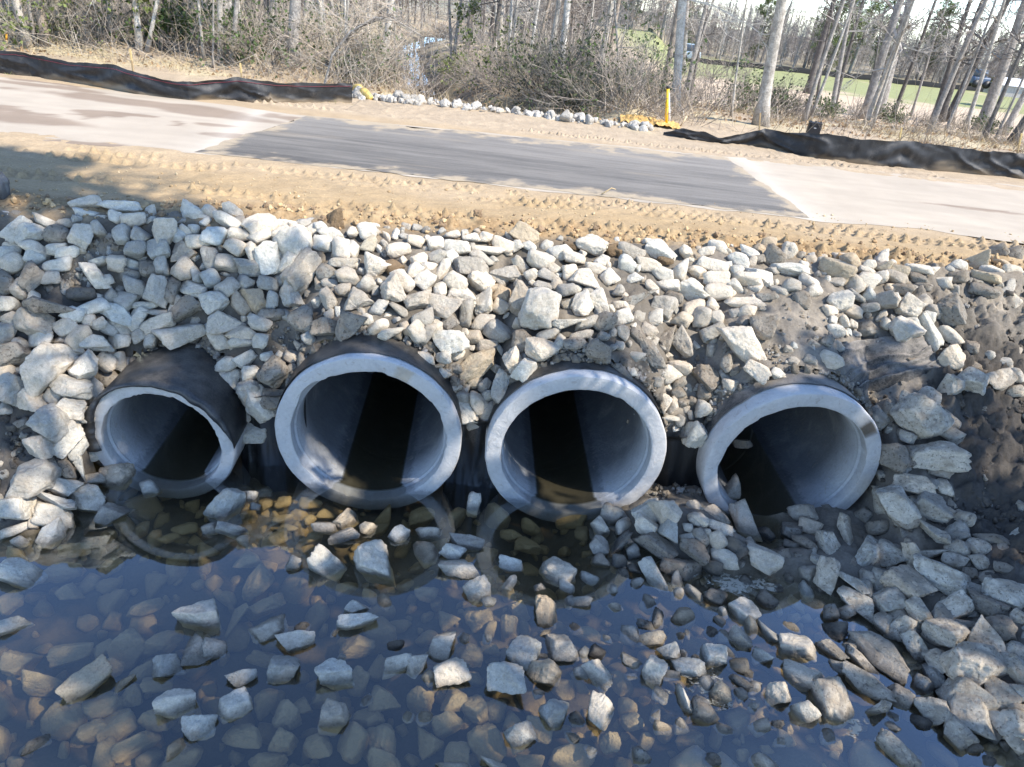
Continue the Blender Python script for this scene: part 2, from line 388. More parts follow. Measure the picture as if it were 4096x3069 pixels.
def ground_tone(x, y, z):
    n = fbm2(x*.9, y*.9, 4, 70); n2 = fbm2(x*4, y*4, 3, 71); cy = crest_y(x)
    L = lambda *c: np.array(c)
    def mix(a, b, w): return a*(1-w[..., None])+b*w[..., None]
    grey = L(.165, .143, .115); sand = L(.31, .222, .122); sand2 = L(.23, .15, .075); mud = L(.060, .052, .043); bed = L(.095, .075, .045)
    litter = L(.30, .235, .165); dry = L(.40, .33, .21); grass = L(.21, .225, .085); pale = L(.36, .28, .19)
    c = np.broadcast_to(grey, x.shape+(3,)).copy()
    c = mix(c, L(.235, .20, .155)+0*c, sm(0, .7, n2))
    c = c*(1-.42*sm(2.2, 1.0, x)*(1-.5*sm(.2, .7, n2)))[..., None]  # soil darkened among the dense rocks: shade of the gaps put into its colour
    c = mix(c, sand+0*c, sm(-.15, .25, y-cy+.1*n2))
    c = mix(c, sand2+0*c, sm(-.15, .2, y-cy)*np.exp(-((y-cy-.25)/.35)**2)*sm(-.3, .4, n2)*.8)
    c = mix(c, pale+0*c, sm(8.4, 9.5, y+.5*n)*.45)
    md = np.clip(sm(4.25, 4.7, x+.25*n2+.12*np.maximum(y-6, 0)*-1)*sm(7.9, 7.2, y+.3*n), 0, 1)
    c = mix(c, mud+0*c, md)
    c = mix(c, L(.085, .072, .058)+0*c, sm(-4.0, -4.25, x+.15*n2)*sm(5.9, 5.3, y))
    c = mix(c, bed+0*c, sm(.10, -.05, z)*sm(9, 8, y))
    f1 = sm(13.4, 13.9, y); c = mix(c, pale*.92+0*c, f1)
    f2 = sm(16.0, 17.4, y+.8*n+np.where(x > 3, -1.8-.12*np.minimum(x, 14), 0)); c = mix(c, mix(litter+0*c, dry+0*c, sm(-.2, .5, n)), f2)
    gy_ = sm(56, 64, y+4*n)*sm(4, 9, x-(y-40)*.02); c = mix(c, L(.46, .35, .24)+0*c, sm(27, 33, y)*sm(4, 8, x)*.8)
    c = mix(c, grass+0*c, gy_*.9*sm(-.9, -.2, n+.6*sm(44, 52, y)))
    c = mix(c, L(.07, .055, .035)+0*c, np.exp(-(creek_d(x, y)/1.3)**2)*sm(16.9, 18, y)*(y < 70))
    c = mix(c, L(.26, .22, .15)+0*c, sm(112, 125, y)+sm(75, 100, y)*(x < 5))
    return c
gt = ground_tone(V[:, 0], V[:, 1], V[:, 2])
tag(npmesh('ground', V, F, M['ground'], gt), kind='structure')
# --- road: pale compacted gravel with damp stains, and the new asphalt patch over the culverts
def sheet(name, xs, y0, y1, z, mat, tone, nyy):
    xs = np.asarray(xs, float); tt = np.linspace(0, 1, nyy); X = np.repeat(xs[None], nyy, 0); Y = y0(xs)[None]*(1-tt[:, None])+y1(xs)[None]*tt[:, None]
    P = np.stack([X, Y, np.full_like(X, z)], -1).reshape(-1, 3); m = len(xs)
    i = (np.arange(nyy-1)[:, None]*m+np.arange(m-1)[None]).ravel()
    return tag(npmesh(name, P, np.stack([i, i+1, i+m+1, i+m], 1), mat, tone(P[:, 0], P[:, 1])), kind='structure')
def road_tone(x, y):
    n = fbm2(x*.45, y*1.1, 4, 80)+.25*fbm2(x*3, y*3, 3, 81); c = np.array([.345, .292, .225])+np.zeros(x.shape+(3,))
    c = c*(1+.06*fbm2(x*1.2, y*6, 3, 83)[:, None])
    c[:, :] = np.where((x > 3)[:, None], c*np.array([1.0, 1.0, 1.0]), c)
    st = sm(.32, .46, n)*(x < -4)
    for sx, sy, rx, ry in ((-8.0, 10.35, 1.35, .30), (-6.9, 12.5, 1.9, .30), (-9.2, 13.0, 1.3, .16), (-5.3, 12.2, .9, .25), (7.4, 11.6, .9, .10), (-5.2, 11.4, .3, .1)):
        st = np.maximum(st, sm(1.25, .8, np.hypot((x-sx)/rx, (y-sy)/ry)+.35*fbm2(x*1.5, y*2.5, 3, 84)))
    c = c*(1-.42*st[:, None]*np.array([.85, 1, 1.08]))
    e = np.exp(-np.abs(np.where(x < 0, x+4.62+.13*(9.6-y)*-1, x-3.88))/.22)*((x > -5.4) & (x < 4.6)); c = c*(1-e[:, None]*.25)+np.array([.6, .56, .49])*(e[:, None]*.25)
    return np.clip(c, 0, .8)
rxs = np.arange(-17, 17.01, .08)
sheet('road', rxs, lambda x: np.interp(x, [-17, -7.07, -4.71, 3.8, 4.96, 6.76, 17], [8.75, 9.13, 9.53, 9.68, 9.86, 9.75, 9.4])+.06*fbm2(x*2, x*0, 3, 90), lambda x: np.interp(x, [-17, -10, -4.2, 3.2, 9.6, 17], [13.3, 13.45, 13.05, 13.7, 14.15, 14.4])+.05*fbm2(x*2, x*0, 3, 91), 2.266, M['road'], road_tone, 60)
axs = np.linspace(0, 1, 260); NT_ = 100
ab_ = [(-4.68, 9.53), (3.88, 9.77), (3.53, 13.55), (-4.24, 12.97)]
tt = np.linspace(0, 1, NT_); A0 = np.array(ab_[0]); B0 = np.array(ab_[1]); C0 = np.array(ab_[2]); D0 = np.array(ab_[3])
Pq = (A0*(1-axs)[None, :, None]+B0*axs[None, :, None])*(1-tt)[:, None, None]+(D0*(1-axs)[None, :, None]+C0*axs[None, :, None])*tt[:, None, None]
jit = .05*fbm2(Pq[..., 0]*2.2, Pq[..., 1]*2.2, 5, 95, .6); Pq[0, :, 1] += jit[0]; Pq[-1, :, 1] += jit[-1]*2; Pq[:, 0, 0] += jit[:, 0]; Pq[:, -1, 0] += jit[:, -1]
ed_ = np.minimum.reduce([np.repeat(tt[:, None]*3.6, 260, 1), np.repeat((1-tt)[:, None]*2.2, 260, 1), np.repeat(axs[None]*10, NT_, 0), np.repeat((1-axs)[None]*10, NT_, 0)])
du = np.clip(sm(.28, 0, ed_+.22*fbm2(Pq[..., 0]*2.5, Pq[..., 1]*2.5, 5, 96, .65))*.9+.2*sm(.35, .8, fbm2(Pq[..., 0]*.5, Pq[..., 1]*3, 4, 97)), 0, 1)
Pv = np.concatenate([Pq.reshape(-1, 2), np.full((Pq.shape[0]*Pq.shape[1], 1), 2.270)], 1)
i = (np.arange(NT_-1)[:, None]*260+np.arange(259)[None]).ravel()
tag(npmesh('asphalt_road', Pv, np.stack([i, i+1, i+261, i+260], 1), M['asphalt'], np.repeat(du.reshape(-1, 1), 3, 1)), kind='structure')
# --- water: the pool (running into the pipes) and the creek in the wood
def slab(name, x0, x1, y0, y1, z, zb):
    m = MB(); m.box(((x0+x1)/2, (y0+y1)/2, (z+zb)/2), ((x1-x0)/2, (y1-y0)/2, (z-zb)/2)); return tag(m.build(name, M['water'], smooth=False), kind='structure')
slab('pool_water', -9, 9.5, -3, 13, 0.0, -0.9)
slab('creek_water', -14, 2.5, 18.6, 60, 0.48, -0.3)

# ------------------------------------------------------------ culvert pipes
def pipe(k, label, stain):
    cx, cy, cz, R, ri = PIPES[k]; C = np.array([cx, cy, cz]); n = 160
    th = np.linspace(0, 2*np.pi, n, endpoint=False)
    prof = [(R, 9.5), (R, 2.0), (R, .5), (R, .10), (R, .022), (R-.012, .004), (R-.03, 0), (R*.6+ri*.4, 0), (R*.3+ri*.7, 0), (ri+.016, 0), (ri+.004, .006), (ri, .02), (ri-.004, .11), (ri-.022, .13), (ri-.022, .155), (ri-.03, .17), (ri-.03, .6), (ri-.03, 1.5), (ri-.03, 2.38), (ri-.012, 2.40), (ri-.012, 2.43), (ri-.03, 2.45), (ri-.03, 9.5)]
    V = []; T = []
    for j, (r, d) in enumerate(prof):
        rr = np.full(n, r); dd = np.full(n, d)
        q = np.stack([np.cos(th)*3, np.sin(th)*3, np.full(n, k*5.0)], 1)
        if 4 <= j <= 11: rr = rr+.0025*fbm3(q*3, 3, 9+k); dd = dd+.003*fbm3(q*4+5, 3, 12+k)
        if j in (9, 10, 11):   # ragged, spalled inner edge
            ch = np.maximum(fbm3(q*2.2, 4, 33+k)-.35, 0)*.022
            if k == 1: ch = ch+.045*np.exp(-((th-math.radians(138))/.2)**2)
            if k == 0: ch = ch-.012*np.abs(fbm3(q*2.5, 3, 3))*(th < 3.14)
            rr = rr+ch; dd = dd+ch*.3*(j == 9)
        V.append(C+rr[:, None]*(np.cos(th)[:, None]*HXV+np.sin(th)[:, None]*np.array([0, 0, 1.]))+dd[:, None]*AXV)
        t = np.full((n, 3), 1.0)*np.array([.43, .42, .405]) if j < 12 else np.full((n, 3), 1.0)*(np.array([.38, .385, .39]) if j < 16 else np.array([.15, .152, .155]))  # deeper inner rings darker: the pipe's inside shade put into the concrete colour
        if 6 <= j <= 9 and stain:
            for a0, a1, c in stain:
                w = (sm(a0-2, a0+1, np.degrees(th))*sm(a1+2, a1-1, np.degrees(th)))[:, None]; t = t*(1-w)+np.array(c)*w
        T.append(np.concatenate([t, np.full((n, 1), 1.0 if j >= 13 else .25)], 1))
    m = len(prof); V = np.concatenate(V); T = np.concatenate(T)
    i = (np.arange(m-1)[:, None]*n+np.arange(n)[None]).ravel(); j = (np.arange(m-1)[:, None]*n+(np.arange(n)[None]+1) % n).ravel()
    F = np.stack([i, i+n, j+n, j], 1)
    root = empty('concrete_pipe', (cx, cy, cz-R), label, 'culvert pipe', 'concrete culvert pipes under the road')
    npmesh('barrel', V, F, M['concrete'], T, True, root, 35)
    e = MB(); e.face([C+AXV*9.48+(ri-.02)*(math.cos(a)*HXV+math.sin(a)*np.array([0, 0, 1.])) for a in th[::8]], (.1, .1, .1)); e.build('light_stop_disc', M['concrete'], root)  # disc added to keep stray light out of the pipe's unseen far end
    return root, C, R
def wrap(root, C, R, k, a0, a1, d0, lip=False):
    th = np.radians(np.linspace(a0, a1, 120)); dep = np.concatenate([[d0], np.linspace(d0+.02, .55, 10), np.linspace(.6, 1.9, 34)])
    if lip: dep = np.concatenate([[-.035, -.06, -.055, -.03], dep[1:]])
    TH, DP = np.meshgrid(th, dep); q = np.stack([np.cos(TH)*3, np.sin(TH)*3, DP*2], -1)
    rr = R+.014+.006*fbm3(q, 3, 50+k)+sm(.5, .9, DP)*(.018*np.sin(DP*62+3*fbm3(q*.7, 2, 52))+.012)
    DP = DP+.02*fbm3(q*1.5, 3, 55+k)*(DP < .3)
    if lip:
        droop = (.060+.022*np.sin(TH[0]*2+.4)+.010*fbm2(TH[0]*4, TH[0]*0, 3, 4)+.06*sm(2.2, 2.9, TH[0]))*sm(.05, .6, TH[0])
        for j, f in enumerate((1.0, .75, .2, .0)): rr[j] = R+.02-droop*f
    V = C+rr[..., None]*(np.cos(TH)[..., None]*HXV+np.sin(TH)[..., None]*np.array([0, 0, 1.]))+DP[..., None]*AXV
    m = 120; i = (np.arange(len(dep)-1)[:, None]*m+np.arange(m-1)[None]).ravel()
    npmesh('joint_wrap', V.reshape(-1, 3), np.stack([i, i+1, i+m+1, i+m], 1), M['dusty_fabric' if k == 3 else 'fabric'], np.full((TH.size, 3), .016), True, root)
pl = ['leftmost and smallest concrete pipe with black wrap drooping over its rim', 'second concrete pipe from the left with a chipped inner rim and smooth black wrap', 'third concrete pipe from the left with a dirt covered crown', 'rightmost concrete pipe with a brown mud smear across its upper right rim']
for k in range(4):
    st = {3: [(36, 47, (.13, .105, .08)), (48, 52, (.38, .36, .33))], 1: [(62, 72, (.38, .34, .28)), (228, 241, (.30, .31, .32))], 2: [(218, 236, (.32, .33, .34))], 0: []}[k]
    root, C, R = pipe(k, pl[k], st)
    wrap(root, C, R, k, *[(3, 190, 0, True), (4, 176, .09), (8, 172, .13), (12, 170, .17)][k])
# --- black cloth hanging between the pipes
for k, lab in enumerate(['black geotextile hanging in the gap between the first and second pipes', 'black geotextile hanging in the gap between the second and third pipes', 'black geotextile hanging in the gap between the third and rightmost pipes']):
    x0 = PIPES[k][0]+PIPES[k][3]*.80; x1 = PIPES[k+1][0]-PIPES[k+1][3]*.80
    u, w = np.meshgrid(np.linspace(0, 1, 90), np.linspace(0, 1, 40)); X = x0+(x1-x0)*u
    top = .86+.05*fbm2(X*3, X*0, 2, k); 
    for cx, cy_, cz, R, r in PIPES:
        q = R*R-(X-cx)**2; top = np.maximum(top, np.where((q > 0) & (X != cx), np.minimum(cz+np.sqrt(np.maximum(q, 0)), 1.25), -9))
    Z = -.34+(top+.34)*w
    Y = face_y(X)+cliff_off(X)-.06-.10*(1-w)**2+(.012*np.sin(X*31+2*np.sin(w*2+k))+.04*fbm2(X*6, w*1.2, 3, 20+k))*(1-.6*w)
    Y = Y-.10*sm(.93, 1.0, w)
    Vv = np.stack([X, Y, Z], -1).reshape(-1, 3); i = (np.arange(39)[:, None]*90+np.arange(89)[None]).ravel()
    o = npmesh('geotextile_sheet', Vv, np.stack([i, i+1, i+91, i+90], 1), M['fabric'], np.full((len(Vv), 3), .007))
    tag(o, lab, 'geotextile', 'black geotextile between the pipes')
# --- the loose flap on the bank right of the last pipe
u, w = np.meshgrid(np.linspace(0, 1, 110), np.linspace(0, 1, 80))
qa, qb, qc, qd = [np.array(p, float) for p in ((3318, 1395), (3690, 1330), (3805, 1500), (3440, 1590))]
PXY = (qa*(1-u)[..., None]+qb*u[..., None])*(1-w)[..., None]+(qd*(1-u)[..., None]+qc*u[..., None])*w[..., None]
PXY[..., 0] += 14*fbm2(u*3, w*3, 2, 2); PXY[..., 1] += 12*fbm2(u*3+9, w*3, 2, 3)
P3 = ground_hit(PXY[..., 0].ravel(), PXY[..., 1].ravel()).reshape(u.shape+(3,))
ph = w*4.3+1.3*u*u-.7*u+.35*fbm2(u*2.2, w*2.2, 3, 6); fold = (1-np.abs(np.sin(math.pi*ph)))**2.2*(.6+.5*fbm2(u*2, w*3, 3, 9))
P3[..., 2] = H0(P3[..., 0], P3[..., 1])+.07+.085*fold*(1-.45*sm(.5, 1.0, u))*(.4+.6*sm(0, .35, w))+.03*fbm2(u*3, w*3, 2, 7)+.008*fbm2(u*14, w*14, 2, 8)-.12*np.maximum(0, 1-np.minimum.reduce([u, 1-u, w, 1-w])*12)
i = (np.arange(79)[:, None]*110+np.arange(109)[None]).ravel()
o = npmesh('geotextile_flap', P3.reshape(-1, 3), np.stack([i, i+1, i+111, i+110], 1), M['dusty_fabric'], np.full((u.size, 3), .016))
tag(o, 'dusty wrinkled black fabric flap on the bank above right of the rightmost pipe', 'fabric')
